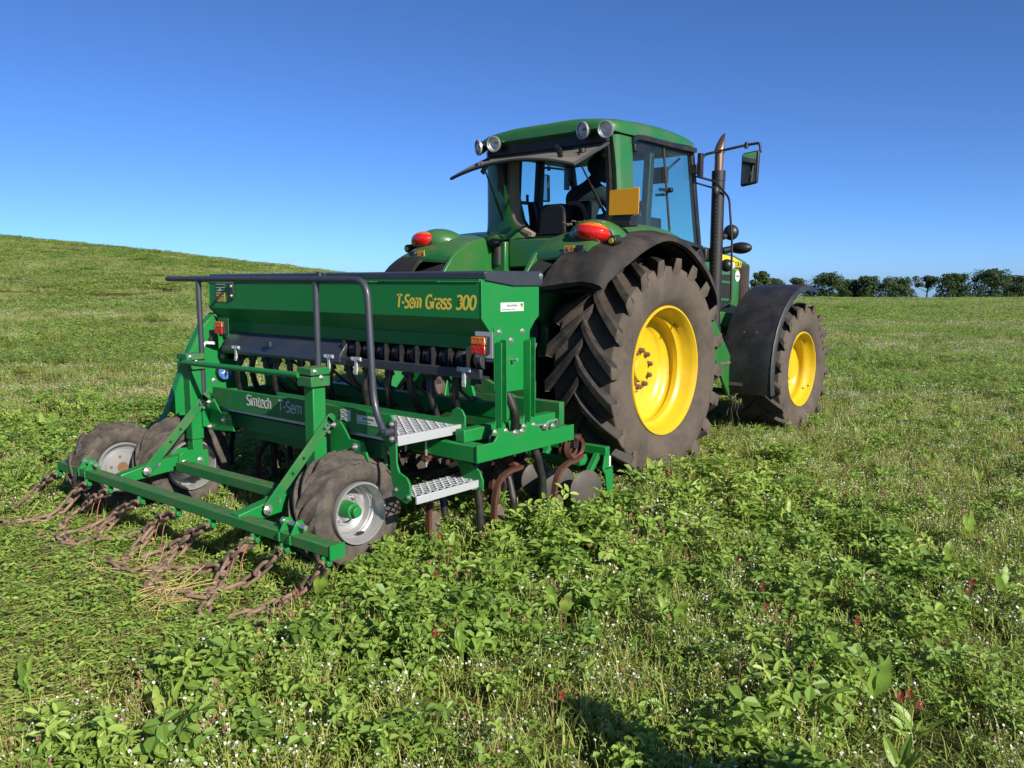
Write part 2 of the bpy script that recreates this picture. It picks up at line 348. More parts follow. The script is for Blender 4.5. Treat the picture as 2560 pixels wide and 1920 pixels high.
def ground_material():
    m = bpy.data.materials.new('field_soil'); m.use_nodes = True; t = m.node_tree; p = t.nodes['Principled BSDF']; L = t.links.new
    p.inputs['Roughness'].default_value = .95; p.inputs['Specular IOR Level'].default_value = .1
    g = t.nodes.new('ShaderNodeNewGeometry')
    n1 = t.nodes.new('ShaderNodeTexNoise'); n1.inputs['Scale'].default_value = 9; n1.inputs['Detail'].default_value = 8; L(g.outputs['Position'], n1.inputs['Vector'])
    n2 = t.nodes.new('ShaderNodeTexNoise'); n2.inputs['Scale'].default_value = .35; n2.inputs['Detail'].default_value = 5; L(g.outputs['Position'], n2.inputs['Vector'])
    r = t.nodes.new('ShaderNodeValToRGB'); e = r.color_ramp.elements; e[0].position = .35; e[0].color = (.045, .050, .018, 1); e[1].position = .65; e[1].color = (.10, .12, .032, 1)
    L(n1.outputs[0], r.inputs[0])
    r2 = t.nodes.new('ShaderNodeValToRGB'); e = r2.color_ramp.elements; e[0].position = .4; e[0].color = (.9, .9, .9, 1); e[1].position = .62; e[1].color = (1.5, 1.15, .95, 1)
    L(n2.outputs[0], r2.inputs[0])
    mx = t.nodes.new('ShaderNodeMix'); mx.data_type = 'RGBA'; mx.blend_type = 'MULTIPLY'; mx.inputs[0].default_value = 1; L(r.outputs[0], mx.inputs[6]); L(r2.outputs[0], mx.inputs[7])
    L(mx.outputs[2], p.inputs['Base Color'])
    b = t.nodes.new('ShaderNodeBump'); b.inputs['Strength'].default_value = .8; b.inputs['Distance'].default_value = .05; L(n1.outputs[0], b.inputs['Height']); L(b.outputs[0], p.inputs['Normal'])
    return m
Xs = np.unique(np.concatenate([np.linspace(-700,-60,17), np.linspace(-60,60,81), np.linspace(60,700,17)]))
Ds = np.unique(np.concatenate([np.linspace(-60,-4,10), np.linspace(-4,14,37), np.linspace(14,75,62), np.linspace(75,740,40)]))
XX, DD = np.meshgrid(Xs, Ds); gxx, gyy = toxy(XX, DD); gzz = gz(gxx, gyy) - .01
mb = MB(); nx, nd = len(Xs), len(Ds)
mb.v = list(zip(gxx.ravel().tolist(), gyy.ravel().tolist(), gzz.ravel().tolist()))
mb.f = [(j*nx+i, j*nx+i+1, (j+1)*nx+i+1, (j+1)*nx+i) for j in range(nd-1) for i in range(nx-1)]
mb.mi = [0]*len(mb.f)
ground = ob('field_ground', mb, ground_material(), ang=180)
tag(ground, 'green clover field rising to a hill on the left', 'field', kind='structure')

# ------------------------------------------------------------------ wheels
def make_tyre(mb, c, Ro, W, rr, nl, lh, sweep, lw, sgn=1, wrap=True):
    """tyre round the x axis at c; Ro = radius over the lugs, rr = rim radius; sgn = way the chevrons point"""
    Rc = Ro - lh; h = W/2; sh = Rc - rr
    prof = [(-h*.62, rr), (-h*.80, rr+.02*sh/.3), (-h*.95, rr+.25*sh), (-h, rr+.50*sh), (-h*.97, rr+.74*sh), (-h*.86, Rc-.045*sh), (-h*.5, Rc-.012*sh), (0, Rc),
            (h*.5, Rc-.012*sh), (h*.86, Rc-.045*sh), (h*.97, rr+.74*sh), (h, rr+.50*sh), (h*.95, rr+.25*sh), (h*.80, rr+.02*sh/.3), (h*.62, rr)]
    mb.cur = 0; mb.lathe(prof, c, 72, closed=False)
    mb.cur = 1
    def P(ax, rad, th): return (c[0]+ax, c[1]+rad*math.cos(th), c[2]+rad*math.sin(th))
    for side in (-1, 1):
        for i in range(nl):
            t0 = 2*math.pi*(i + (.5 if side > 0 else 0))/nl
            rings = []
            ns = 7
            for k in range(ns):
                t = k/(ns-1); ax = side*(-.04*W + t*(h*.99+.04*W)); th = t0 + sgn*sweep*(t**.85)
                base = Rc - .05*sh*t*t - .01; top = Ro - (.012*t*t if wrap else (lh+.012)*t**3)
                if k == 0: top -= lh*.12
                wA = lw*(.92+.25*t)/2/Rc; wB = wA*.72
                if not wrap: top = max(top, base+.004)
                rings.append([P(ax, base, th-wA), P(ax, base, th+wA), P(ax, top, th+wB), P(ax, top, th-wB)])
            mb.loft(rings)
            if not wrap: continue
            rings = [rings[-1]]; mb.cur = 0          # dusty lug end, wrapped down over the shoulder
            th = t0 + sgn*sweep*1.03
            for q, (axf, rb, rt) in enumerate(((1.015, .90, .965), (1.00, .74, .80))):
                wA = lw*(1.15-.2*q)/2/Rc; ax = side*h*axf
                rings.append([P(side*h*.93, rr+(Rc-rr)*(rb-.1), th-wA), P(side*h*.93, rr+(Rc-rr)*(rb-.1), th+wA), P(ax, rr+(Ro-rr)*rt, th+wA*.75), P(ax, rr+(Ro-rr)*rt, th-wA*.75)])
            mb.loft(rings); mb.cur = 1
    mb.cur = 0
    return mb

# ------------------------------------------------------------------ TRACTOR
XC = -4.34
T = thing('tractor', (XC, 6.9, 0), 'green farm tractor with yellow wheels, its rear window propped open, towing the seed drill', 'tractor')
def both(mb): k = MB(); m2 = mb.mirror(XC); k.add(mb.v, mb.f); k.add(m2.v, m2.f); k.mi = list(mb.mi)+list(m2.mi); return k

def tractor_wheel(cx, cy, cz, Ro, W, rr, nl, lh, sweep, lw, rimprof, hub, side):
    """side +1: outer face towards +x"""
    tm = make_tyre(MB(), (cx, cy, cz), Ro, W, rr, nl, lh, sweep, lw, sgn=1)
    ty = ob('wheel', tm, ['tyre', 'tyretread'], T, bevel=.006, ang=42, seg=1)
    ox = cx + side*W*.40
    rm = MB(); rm.lathe([(ox+side*a - cx, r) for a, r in rimprof], (cx, cy, cz), 72, closed=False)
    rim = ob('rim', rm, 'yellow', ty, ang=50)
    hb = MB(); hub(hb, ox, cy, cz, side); ob('hub', hb, 'yellow', ty, bevel=.004)
    return ty, ox
rear_prof = [(-.40,.492),(-.30,.470),(-.02,.520),(0,.522),(.012,.516),(.012,.503),(-.01,.490),(-.035,.480),(-.10,.470),(-.125,.450),(-.135,.432),(-.175,.428),(-.185,.438),(-.215,.440),(-.235,.420),(-.25,.392),(-.258,.375),(-.272,.362),(-.280,.352),(-.285,.24),(-.285,.0)]
def rear_hub(hb, ox, cy, cz, s):
    hb.cyl((ox-.285*s, cy, cz), (ox-.258*s, cy, cz), .190, n=40); hb.lathe([(-.285*s,.205),(-.275*s,.205),(-.27*s,.195),(-.285*s,.19)], (ox,cy,cz), 40)
    hb.cyl((ox-.258*s, cy, cz), (ox-.225*s, cy, cz), .105, .098, n=32)
    hb.cyl((ox-.34*s, cy, cz), (ox-.60*s, cy, cz), .16, n=24)
for s in (1, -1):
    cx = XC + s*.90; ty, ox = tractor_wheel(cx, 5.68, .845, .905, .60, .50, 20, .062, .40, .098, rear_prof, rear_hub, s)
    a0 = .2
    pts = [(ox-.258*s, 5.68+.150*math.cos(a0+2*math.pi*i/10), .845+.150*math.sin(a0+2*math.pi*i/10)) for i in range(10)]
    bolts(ty, pts, (s,0,0), .022, .038, 'rustnut', 'wheel_nut')
    if s > 0:
        vm = MB(); vm.cyl((ox-.11, 5.68+.30, .845+.36), (ox-.06, 5.68+.285, .845+.335), .006, n=8); ob('valve', vm, 'black', ty)
        for th in (.55, 2.6, -.9, -2.2): hm = MB(); hm.cyl((ox-.2865, 5.68+.30*math.cos(th), .845+.30*math.sin(th)), (ox-.283, 5.68+.30*math.cos(th), .845+.30*math.sin(th)), .010, n=10); ob('rim_hole', hm, 'rustnut', ty)
front_prof = [(-.30,.372),(-.22,.350),(-.02,.392),(0,.394),(.010,.388),(.010,.378),(-.02,.366),(-.07,.356),(-.085,.335),(-.125,.330),(-.14,.338),(-.17,.33),(-.19,.305),(-.20,.26),(-.185,.24),(-.16,.225),(-.15,.20),(-.15,0)]
def front_hub(hb, ox, cy, cz, s):
    hb.cyl((ox-.15*s, cy, cz), (ox-.115*s, cy, cz), .185, .178, n=36); hb.cyl((ox-.115*s, cy, cz), (ox-.10*s, cy, cz), .12, .11, n=32)
    hb.cyl((ox-.16*s, cy, cz), (ox-.45*s, cy, cz), .11, n=20)
for s in (1, -1):
    cx = XC + s*1.05; ty, ox = tractor_wheel(cx, 8.34, .645, .695, .47, .375, 18, .040, .42, .065, front_prof, front_hub, s)
    if s > 0:
        bolts(ty, [(ox-.02, 8.34+.25, .645-.20), (ox-.04, 8.28, .645+.345)], (1,0,0), .008, .012, 'rustnut', 'valve')
# moulded letters on the sidewall of the front tyre
fx = XC+1.05+.235
for i, ch in enumerate('TONE'):
    th = R(52 - i*9.5); yd = Vector((0, math.cos(th), math.sin(th))); xd = Vector((0, math.sin(th), -math.cos(th)))
    pos = Vector((fx+.002, 8.34, .645)) + yd*.50
    text('tyre_lettering', ch, .075, pos, xd, yd, 'tyremud', T, ext=.002)

# drivetrain, axles, linkage
mb = MB()
mb.bb(XC-.30, XC+.30, 5.1, 7.2, .55, 1.15); mb.bb(XC-.22, XC+.22, 7.0, 9.0, .60, 1.15)
mb.cyl((XC-.75, 5.68, .845), (XC+.75, 5.68, .845), .17, n=20); mb.bb(XC-.85, XC+.85, 8.25, 8.43, .55, .74)
mb.bb(XC-.78, XC+.78, 5.35, 6.9, 1.15, 1.62)
mb.bb(XC-.65, XC+.65, 6.1, 7.2, .60, 1.15)
ob('transmission', mb, 'blackflat', T, bevel=.02)
mb = MB()
for s in (-1, 1):
    mb.bar((XC+s*.33, 5.15, .62), (XC+s*.42, 4.35, .55), .05, .09); mb.cyl((XC+s*.36, 4.9, .60), (XC+s*.30, 5.12, 1.42), .028, n=12)
    mb.bar((XC+s*.28, 5.25, 1.45), (XC+s*.33, 4.88, 1.40), .06, .08)
mb.cyl((XC, 5.1, 1.15), (XC, 4.40, 1.12), .03, n=12); mb.cyl((XC+.05, 5.15, .72), (XC+.05, 4.5, .62), .045, n=14)
ob('rear_linkage', mb, 'exhaust', T, bevel=.006)
mb = MB(); mb.bb(XC-.42, XC+.42, 5.06, 5.14, .95, 1.30); mb.bb(XC-.2, XC+.2, 4.98, 5.08, 1.35, 1.5)
ob('rear_housing', mb, 'jd', T, bevel=.015)
mb = MB()
for i in range(5):
    x = XC-.22+i*.11; mb.tube(cr([(x, 5.0, 1.44), (x-.02, 4.75, 1.42), (x+.03, 4.45, 1.25), (XC-.1+i*.04, 4.1, 1.12), (XC-.1+i*.05, 3.85, 1.1)], 5), .011, n=8)
ob('hydraulic_hose', mb, 'hose', T)

# ---- rear fenders: black flare outside, green shell inside, lamp pod on top
lipP = [(4.66,1.505),(4.83,1.60),(4.99,1.675),(5.25,1.79),(5.55,1.865),(5.85,1.82),(6.10,1.70),(6.30,1.545),(6.41,1.40),(6.40,1.26)]
crP = [(4.63,1.555),(4.70,1.66),(4.80,1.75),(5.08,1.86),(5.48,1.935),(5.86,1.925),(6.20,1.80),(6.40,1.64),(6.50,1.46),(6.48,1.27)]
grP = [(4.60,1.515),(4.68,1.65),(4.84,1.775),(5.14,1.89),(5.48,1.96),(5.86,1.965),(6.20,1.86),(6.42,1.69),(6.52,1.50),(6.50,1.28)]
def sm(P, k=4): return [(p.x, p.y) for p in cr([(a, b, 0) for a, b in P], k)]
lipS, crS, grS = sm(lipP), sm(crP), sm(grP)
n_ = len(lipS)
for s in (1, -1):
    X_ = lambda x: x if s > 0 else 2*XC-x
    rings = []
    for i in range(n_):
        f = i/(n_-1); xi = -3.64 + .10*min(1, f*3)          # inner edge of the flare
        L_, C_, G_ = lipS[i], crS[i], grS[i]
        o = .03
        rings.append([(X_(-3.135), L_[0], L_[1]), (X_(-3.15), L_[0]*.6+C_[0]*.4, L_[1]*.6+C_[1]*.4), (X_(-3.20), L_[0]*.25+C_[0]*.75, L_[1]*.25+C_[1]*.75), (X_(-3.29), C_[0], C_[1]), (X_(-3.42), C_[0]*.5+G_[0]*.5, C_[1]*.5+G_[1]*.5+.008), (X_(xi), G_[0], G_[1]),
                      (X_(xi), G_[0]+.012, G_[1]-.03), (X_(-3.30), C_[0]+.012, C_[1]-.03), (X_(-3.17), L_[0]+.014, L_[1]-.016)])
    mb = MB(); mb.loft(rings); ob('fender_flare', mb, 'fender', T, ang=50)
    # green shell
    sh = sm([(4.84,1.775),(4.88,1.83),(5.02,1.91),(5.25,1.965),(5.48,2.0),(5.74,2.015),(6.08,1.995),(6.34,1.95),(6.56,1.90)], 4)
    ou = sm([(4.80,1.765),(4.86,1.80),(5.00,1.845),(5.22,1.90),(5.48,1.945),(5.76,1.955),(6.05,1.91),(6.28,1.80),(6.50,1.60)], 4)
    rings = []
    for i in range(len(sh)):
        A, B = sh[i], ou[i]
        rings.append([(X_(-3.36), B[0], B[1]), (X_(-3.40), A[0]*.35+B[0]*.65, A[1]*.35+B[1]*.65+.012), (X_(-3.47), A[0]*.85+B[0]*.15, A[1]*.9+B[1]*.1), (X_(-3.60), A[0], A[1]), (X_(-3.78), A[0]+.01, A[1]-.005), (X_(-3.90), A[0]+.02, A[1]-.03),
                      (X_(-3.90), A[0]+.03, A[1]-.07), (X_(-3.40), B[0]+.03, B[1]-.03)])
    mb = MB(); mb.loft(rings)
    ob('fender', mb, 'jd', T, ang=50)
    # inner fender wall (green plate facing the linkage) and black sheets that paint in the wheel arch shade
    mb = MB(); mb.prism([(4.66,1.52),(4.86,1.77),(5.1,1.90),(5.5,1.95),(5.5,1.2),(5.0,1.2),(4.80,1.35)], 'x', X_(-3.915), X_(-3.875)); ob('inner_fender', mb, 'jd', T, bevel=.006)
    mb = MB(); rings = []
    for i in range(0, n_): rings.append([(X_(-3.20), lipS[i][0]+.03, lipS[i][1]-.02), (X_(-3.86), grS[i][0]+.06, grS[i][1]-.05), (X_(-3.86), grS[i][0]+.05, grS[i][1]-.04), (X_(-3.22), lipS[i][0]+.02, lipS[i][1]-.01)])
    mb.loft(rings); ob('arch_shade', mb, 'blackflat', T)
    mb = MB(); mb.prism([(4.68,1.53),(5.4,1.93),(6.4,1.75),(6.5,1.3),(6.2,1.6),(5.6,1.84),(5.1,1.76)], 'x', X_(-3.87), X_(-3.85)); ob('arch_shade', mb, 'blackflat', T)
    # lamp pod: a green teardrop with the lens set in its rear face
    rot = Matrix.Rotation(R(-14), 3, 'X') 
    mb = MB(); mb.sph((X_(-3.51), 5.16, 1.872), 1, (.222, .240, .138), 28, 16, rot); ob('lamp_pod', mb, 'jd', T, ang=80)
    c0 = Vector((X_(-3.445), 4.985, 1.905)); rs = Matrix.Rotation(R(s*8), 3, 'Y') @ Matrix.Rotation(R(s*14), 3, 'Z') @ Matrix.Rotation(R(-16), 3, 'X')
    def lens(zlo, zhi, k, extra=1.):
        m = MB(); nu, nv = 22, 7; rings = []
        for j in range(nv+1):
            zz = zlo + (zhi-zlo)*j/nv; half = math.sqrt(max(0, 1-(zz/1.02)**2)); ring = []
            for q in range(nu+1):
                xx = (-1 + 2*q/nu)*half; d = math.sqrt(max(0, 1-.96*(xx*xx)-.92*zz*zz))
                ring.append(c0 + rs @ Vector((xx*.140*extra, -.115*d*k, zz*.078*extra)))
            for q in range(nu, -1, -1):
                xx = (-1 + 2*q/nu)*half*.97; ring.append(c0 + rs @ Vector((xx*.13, .05, zz*.073)))
            rings.append(ring)
        return m.loft(rings)
    tl = ob('tail_light', lens(-.98, .38, 1.0), 'red', T, ang=60, props={'label': 'red and amber teardrop tail light'})
    ob('indicator_lens', lens(.40, .98, 1.0), 'amber', tl, ang=60)
    bz = MB(); bz.sph(c0 + rs @ Vector((0, .02, -.006)), 1, (.152, .085, .086), 24, 12, rs); ob('lamp_bezel', bz, 'black', tl)
    # stickers and socket below the pod
    y0 = 4.836
    mb = MB(); mb.bar((X_(-3.595), y0, 1.792), (X_(-3.505), y0-.001, 1.788), .006, .055); wp = ob('warning_sticker', mb, 'stickeryellow', T)
    mb = MB(); mb.prism([(X_(-3.57)-.018, 1.776), (X_(-3.57)+.018, 1.776), (X_(-3.57), 1.808)], 'y', y0-.0048, y0-.0035); ob('warning_print', mb, 'textdark', wp)
    mb = MB(); mb.bb(X_(-3.528), X_(-3.521), y0-.005, y0-.003, 1.772, 1.808); mb.bb(X_(-3.542), X_(-3.508), y0-.005, y0-.003, 1.788, 1.794); ob('warning_print', mb, 'red', wp)
    mb = MB(); mb.bb(X_(-3.485), X_(-3.41), y0-.012, y0+.06, 1.758, 1.815); ob('socket_box', mb, 'black', T, bevel=.008)
    mb = MB(); mb.bb(X_(-3.47), X_(-3.425), y0-.016, y0-.011, 1.775, 1.783); mb.bb(X_(-3.47), X_(-3.425), y0-.016, y0-.011, 1.791, 1.799); ob('socket_slot', mb, 'greyplastic', T)
    mb = MB(); mb.cyl((X_(-3.255), 4.945, 1.845), (X_(-3.25), 5.03, 1.855), .036, n=18); sb = ob('side_marker', mb, 'black', T, bevel=.006)
    mb = MB(); mb.cyl((X_(-3.256), 4.938, 1.845), (X_(-3.255), 4.95, 1.846), .020, n=16); ob('marker_button', mb, 'yellowtrim', sb)
# clump of soil on the right hand pod
mb = MB()
for i in range(26): mb.sph((-3.68+random.gauss(0,.05), 5.17+random.gauss(0,.04), 2.0+random.gauss(0,.012)), random.uniform(.008,.022), (1,1,.6), 6, 4)
tag(ob('dried_mud', mb, 'dirt', T), kind='stuff')

# ---- body under the rear window
mb = MB(); mb.bb(-4.62, -4.03, 5.40, 5.47, 1.675, 1.915); ob('rear_panel', mb, 'jd', T, bevel=.015)
mb = MB(); mb.bb(-4.78, -4.625, 5.36, 5.60, 1.45, 1.90); ob('panel_side', mb, 'jd', T, bevel=.012); mb = MB(); mb.bb(-4.02, -3.88, 5.38, 5.60, 1.45, 1.92); ob('panel_side', mb, 'jd', T, bevel=.012)
mb = MB(); mb.bb(-4.75, -3.9, 5.48, 5.62, 1.2, 1.9); mb.bb(-4.95, -3.75, 5.62, 7.0, 1.56, 1.66); ob('cab_floor', mb, 'blackflat', T)
mb = MB(); mb.sph((-4.74, 5.36, 1.885), 1, (.085, .075, .042), 16, 10); mb.cyl((-4.72, 5.38, 1.70), (-4.72, 5.38, 1.88), .05, n=14); ob('rubber_cap', mb, 'black', T)

# ---- cab
def pillar(pts, w, d, m, name, bev=.012):
    """pts bottom to top, w across x, d along y"""
    mb = MB(); mb.loft([[(x-w/2, y-d/2, z), (x+w/2, y-d/2, z), (x+w/2, y+d/2, z), (x-w/2, y+d/2, z)] for x, y, z in pts]); return ob(name, mb, m, T, bevel=bev, ang=50, seg=3)
# green rear pillars; the left one flares at its foot
for s in (1, -1):
    X_ = lambda x: x if s > 0 else 2*XC-x
    sec = [(1.93,5.56,5.86,-3.80),(1.98,5.60,5.88,-3.75),(2.06,5.62,5.87,-3.70),(2.2,5.61,5.85,-3.69),(2.45,5.585,5.81,-3.69),(2.60,5.57,5.80,-3.70),(2.72,5.55,5.78,-3.71)]
    if s < 0: sec = [(z, y0, y1, 2*XC-q) for (z, y0, y1, _), q in zip([(1.925,5.52,5.80,0),(1.945,5.53,5.82,0),(1.98,5.545,5.84,0),(2.04,5.56,5.85,0),(2.12,5.565,5.85,0),(2.25,5.565,5.85,0),(2.45,5.565,5.82,0),(2.72,5.55,5.79,0)], (-4.55,-4.58,-4.635,-4.70,-4.765,-4.805,-4.83,-4.85))]
    rings = []
    for z, y0, y1, xi in sec:
        xo = -3.625 - .006*(z-2)*0
        rings.append([(X_(xi), y0+.015, z), (X_(xi+.05), y0, z), (X_(xo-.05), y0+.006, z), (X_(xo-.012), y0+.035, z), (X_(xo), y0+.08, z), (X_(xo), y1, z), (X_(xi+.03), y1, z)])
    mb = MB(); mb.loft(rings); ob('rear_pillar', mb, 'jd', T, ang=40)
    # black window frame and cream trim inside the pillar
    if s < 0: X_ = lambda x: 2*XC-x+.012+max(0, (-3.81-x))*1.25
    else: X_ = lambda x: x+.104
    mb = MB(); mb.tube(cr([(X_(-3.93), 5.60, 1.945), (X_(-3.85), 5.61, 2.02), (X_(-3.815), 5.615, 2.12), (X_(-3.81), 5.60, 2.4), (X_(-3.815), 5.58, 2.64)], 6), [(.03 if s < 0 else .018, .035)]*25, flat=(1,0,0)); ob('window_seal', mb, 'black', T)
    if s > 0: continue
    mb = MB(); mb.tube(cr([(X_(-3.95), 5.68, 1.96), (X_(-3.875), 5.68, 2.04), (X_(-3.84), 5.69, 2.15), (X_(-3.83), 5.69, 2.4), (X_(-3.835), 5.68, 2.66)], 6), [(.022 if s < 0 else .014, .06)]*25, flat=(1,0,0)); ob('pillar_trim', mb, 'cream' if s < 0 else 'black', T)
mb = MB(); mb.bb(-4.82, -3.86, 5.555, 5.64, 1.915, 1.945); ob('window_sill', mb, 'black', T, bevel=.008)

# roof: green shell lofted front to back
def roof_ring(y, zb, zt, hw, r, inset=0):
    out = []
    for sx in (1, -1):
        seq = [(hw, zb), (hw+.005, zb+(zt-zb)*.35), (hw-.015, zb+(zt-zb)*.68), (hw-.07, zb+(zt-zb)*.90), (hw-.18, zt+.004), (hw*.45, zt+.022)]
        seq = [(XC+sx*a, y, b) for a, b in seq]
        out += seq if sx > 0 else seq[::-1]
    return out
ys = [(5.47,2.765,2.80,.60),(5.49,2.755,2.835,.66),(5.53,2.745,2.852,.70),(5.62,2.735,2.862,.722),(5.78,2.735,2.872,.73),(6.0,2.745,2.885,.735),(6.3,2.755,2.892,.735),(6.55,2.765,2.885,.73),(6.75,2.775,2.865,.715),(6.88,2.785,2.845,.695),(6.95,2.795,2.825,.66),(6.98,2.80,2.81,.6)]
mb = MB(); mb.loft([roof_ring(y, a, b, w, 0) for y, a, b, w in ys]); roof = ob('roof', mb, 'jd', T, ang=45)
mb = MB(); mb.lathe([(0,.10),(.02,.10),(.05,.09),(.085,.05),(.10,0)], (-4.15, 6.45, 2.895), 24, (0,0,1), closed=False); ob('beacon', mb, 'beacon', T)
# black underside, rear recess and front brow
mb = MB()
mb.loft([[(XC-w, y, z0), (XC+w, y, z0), (XC+w, y, z1), (XC-w, y, z1)] for y, z0, z1, w in ((5.53,2.66,2.765,.64),(5.7,2.66,2.765,.69),(6.2,2.70,2.765,.70),(6.8,2.70,2.79,.69),(6.93,2.73,2.80,.65))])
ob('roof_lining', mb, 'black', T, bevel=.01)
mb = MB(); mb.bb(-4.97, -3.71, 5.545, 5.60, 2.60, 2.77); ob('window_header', mb, 'black', T, bevel=.006)
# slot of dark over the side door
mb = MB(); mb.loft([[(-3.60, y, z-.028), (-3.60, y, z+.012), (-3.66, y, z+.012), (-3.66, y, z-.028)] for y, z in ((5.78,2.705),(5.84,2.735),(5.95,2.745),(6.3,2.745),(6.6,2.748),(6.86,2.752))]); ob('door_seal', mb, 'black', T)

# windscreen and doors
for s in (1, -1):
    X_ = lambda x: x if s > 0 else 2*XC-x
    mb = MB(); mb.loft([[(X_(-3.64+o), y0, z), (X_(-3.64+o), y1, z), (X_(-3.69+o), y1, z), (X_(-3.69+o), y0, z)] for z, y0, y1, o in ((1.86,7.03,7.09,0),(2.2,6.95,7.01,.0),(2.74,6.83,6.89,0))]); ob('front_pillar', mb, 'black', T, bevel=.006)
    # quarter glass + door glass, each its own pane
    mb = MB(); mb.prism([(5.86,2.04),(6.45,1.99),(6.31,2.735),(5.79,2.735)], 'x', X_(-3.648), X_(-3.642)); dg_ = ob('door_glass', mb, 'glass', T)
    mb = MB(); mb.tube(fillet([(X_(-3.638),5.83,2.035),(X_(-3.638),6.47,1.975),(X_(-3.638),6.315,2.735),(X_(-3.638),5.79,2.735)], .05), .011, n=8); ob('door_frame', mb, 'greyplastic', dg_)
    mb = MB(); mb.prism([(6.47,1.975),(7.03,1.89),(6.85,2.735),(6.33,2.735)], 'x', X_(-3.656), X_(-3.650)); ob('side_glass', mb, 'glass', T)
    mb = MB(); mb.bar((X_(-3.65),5.85,2.025), (X_(-3.65),7.08,1.875), .05, .03); ob('door_sill', mb, 'black', T)
    # lower cab wall
    mb = MB(); mb.prism([(5.85,2.01),(7.08,1.86),(7.05,1.45),(6.5,1.45),(6.3,1.75),(5.85,1.9)], 'x', X_(-3.70), X_(-3.66)); ob('cab_side', mb, 'black', T)
    # inner post half way along the side
    mb = MB(); mb.loft([[(X_(-3.70), y0, z), (X_(-3.70), y1, z), (X_(-3.77), y1, z), (X_(-3.77), y0, z)] for z, y0, y1 in ((1.9,6.15,6.235),(2.3,6.19,6.265),(2.70,6.22,6.29))]); ob('door_post', mb, 'greyplastic', T, bevel=.01)
mb = MB(); mb.loft([[(XC-.66, y, z), (XC+.66, y, z), (XC+.66, y+.006, z), (XC-.66, y+.006, z)] for z, y in ((1.86,7.09),(2.74,6.89))]); ob('windscreen', mb, 'glass', T)
mb = MB(); mb.bb(XC-.68, XC+.68, 7.02, 7.12, 1.78, 1.87); ob('scuttle', mb, 'black', T, bevel=.01)
# grab bar, hinges and latch
mb = MB(); mb.bb(-3.72, -3.62, 6.33, 6.37, 2.30, 2.32); mb.bb(-3.635, -3.615, 6.25, 6.42, 2.335, 2.36); mb.cyl((-3.63,6.40,2.35), (-3.585,6.40,2.35), .022, n=14); ob('door_handle', mb, 'black', T, bevel=.004)
for z in (2.08, 2.64): mb = MB(); mb.bb(-3.63, -3.60, 5.80, 5.86, z-.03, z+.03); ob('door_hinge', mb, 'black', T, bevel=.006)
mb = MB(); mb.bar((2*XC+3.70,6.01,2.30), (2*XC+3.70,6.20,2.30), .025, .03); mb.cyl((2*XC+3.70,6.10,2.31),(2*XC+3.70,6.10,2.38), .014, n=10); mb.bar((2*XC+3.67,5.99,2.0),(2*XC+3.67,6.03,2.70), .03, .03); ob('grab_rail', mb, 'black', T, bevel=.004)
# opened rear window, bowed glass with a dark rim, held on two gas struts
def rw(u, v):   # u 0..1 left to right, v 0..1 hinge to outer edge
    x = -4.985 + u*1.30; bow = 1-(2*u-1)**2
    y = 5.53 - v*.46 ; z = 2.645 - v*.20 - .012*v*v + bow*.105*(.35+.65*v)*(1 - .15*v) - .05*(1-v)*bow
    return Vector((x, y, z))
mb = MB(); nu, nv = 24, 8
for k in (0,):
    mb.add([rw(i/nu, j/nv) + Vector((0, 0, .006*k)) for j in range(nv+1) for i in range(nu+1)], [(j*(nu+1)+i, j*(nu+1)+i+1, (j+1)*(nu+1)+i+1, (j+1)*(nu+1)+i) for j in range(nv) for i in range(nu)])
rwin = ob('rear_window', mb, 'rearglass', T, ang=60)
mb = MB(); edge = [rw(i/24, 0) for i in range(25)] + [rw(1, j/8) for j in range(1, 9)] + [rw(1-i/24, 1) for i in range(1, 25)] + [rw(0, 1-j/8) for j in range(1, 8)]
mb.tube(edge, .014, n=8, closed=True); ob('window_rim', mb, 'greyplastic', rwin)
mb = MB(); a = rw(.70, .25) + Vector((0,0,.02)); b_ = rw(.86, .80) + Vector((0,0,.02)); mb.bar(a, b_, .02, .022); mb.bar(a + Vector((-.05,0,.03)), a, .02, .03); mb.bar(rw(.62,.05)+Vector((0,0,.05)), a, .014, .02); ob('wiper', mb, 'black', rwin, bevel=.004)
mb = MB(); mb.cyl(rw(.92,.45)+Vector((0,0,.0)), rw(.92,.45)+Vector((0,0,.028)), .03, n=12); ob('window_knob', mb, 'black', rwin); mb = MB(); mb.cyl(rw(.08,.5)-Vector((0,0,.02)), rw(.08,.5)+Vector((0,0,.02)), .028, n=12); ob('window_knob', mb, 'black', rwin)
for s, u in ((1, .93), (-1, .17)):
    top = rw(u, .62) - Vector((0,0,.02)); bot = Vector((XC+s*.50, 5.63, 2.03)) if s < 0 else Vector((XC+s*.56, 5.63, 2.12)); mid = top*.5+bot*.5
    mb = MB(); mb.cyl(top, mid, .007, n=8); mb.cyl(mid, bot, .013, n=10); mb.bar(top+Vector((0,.03,.025)), top-Vector((0,.02,.05)), .02, .04); ob('gas_strut', mb, 'black', T)
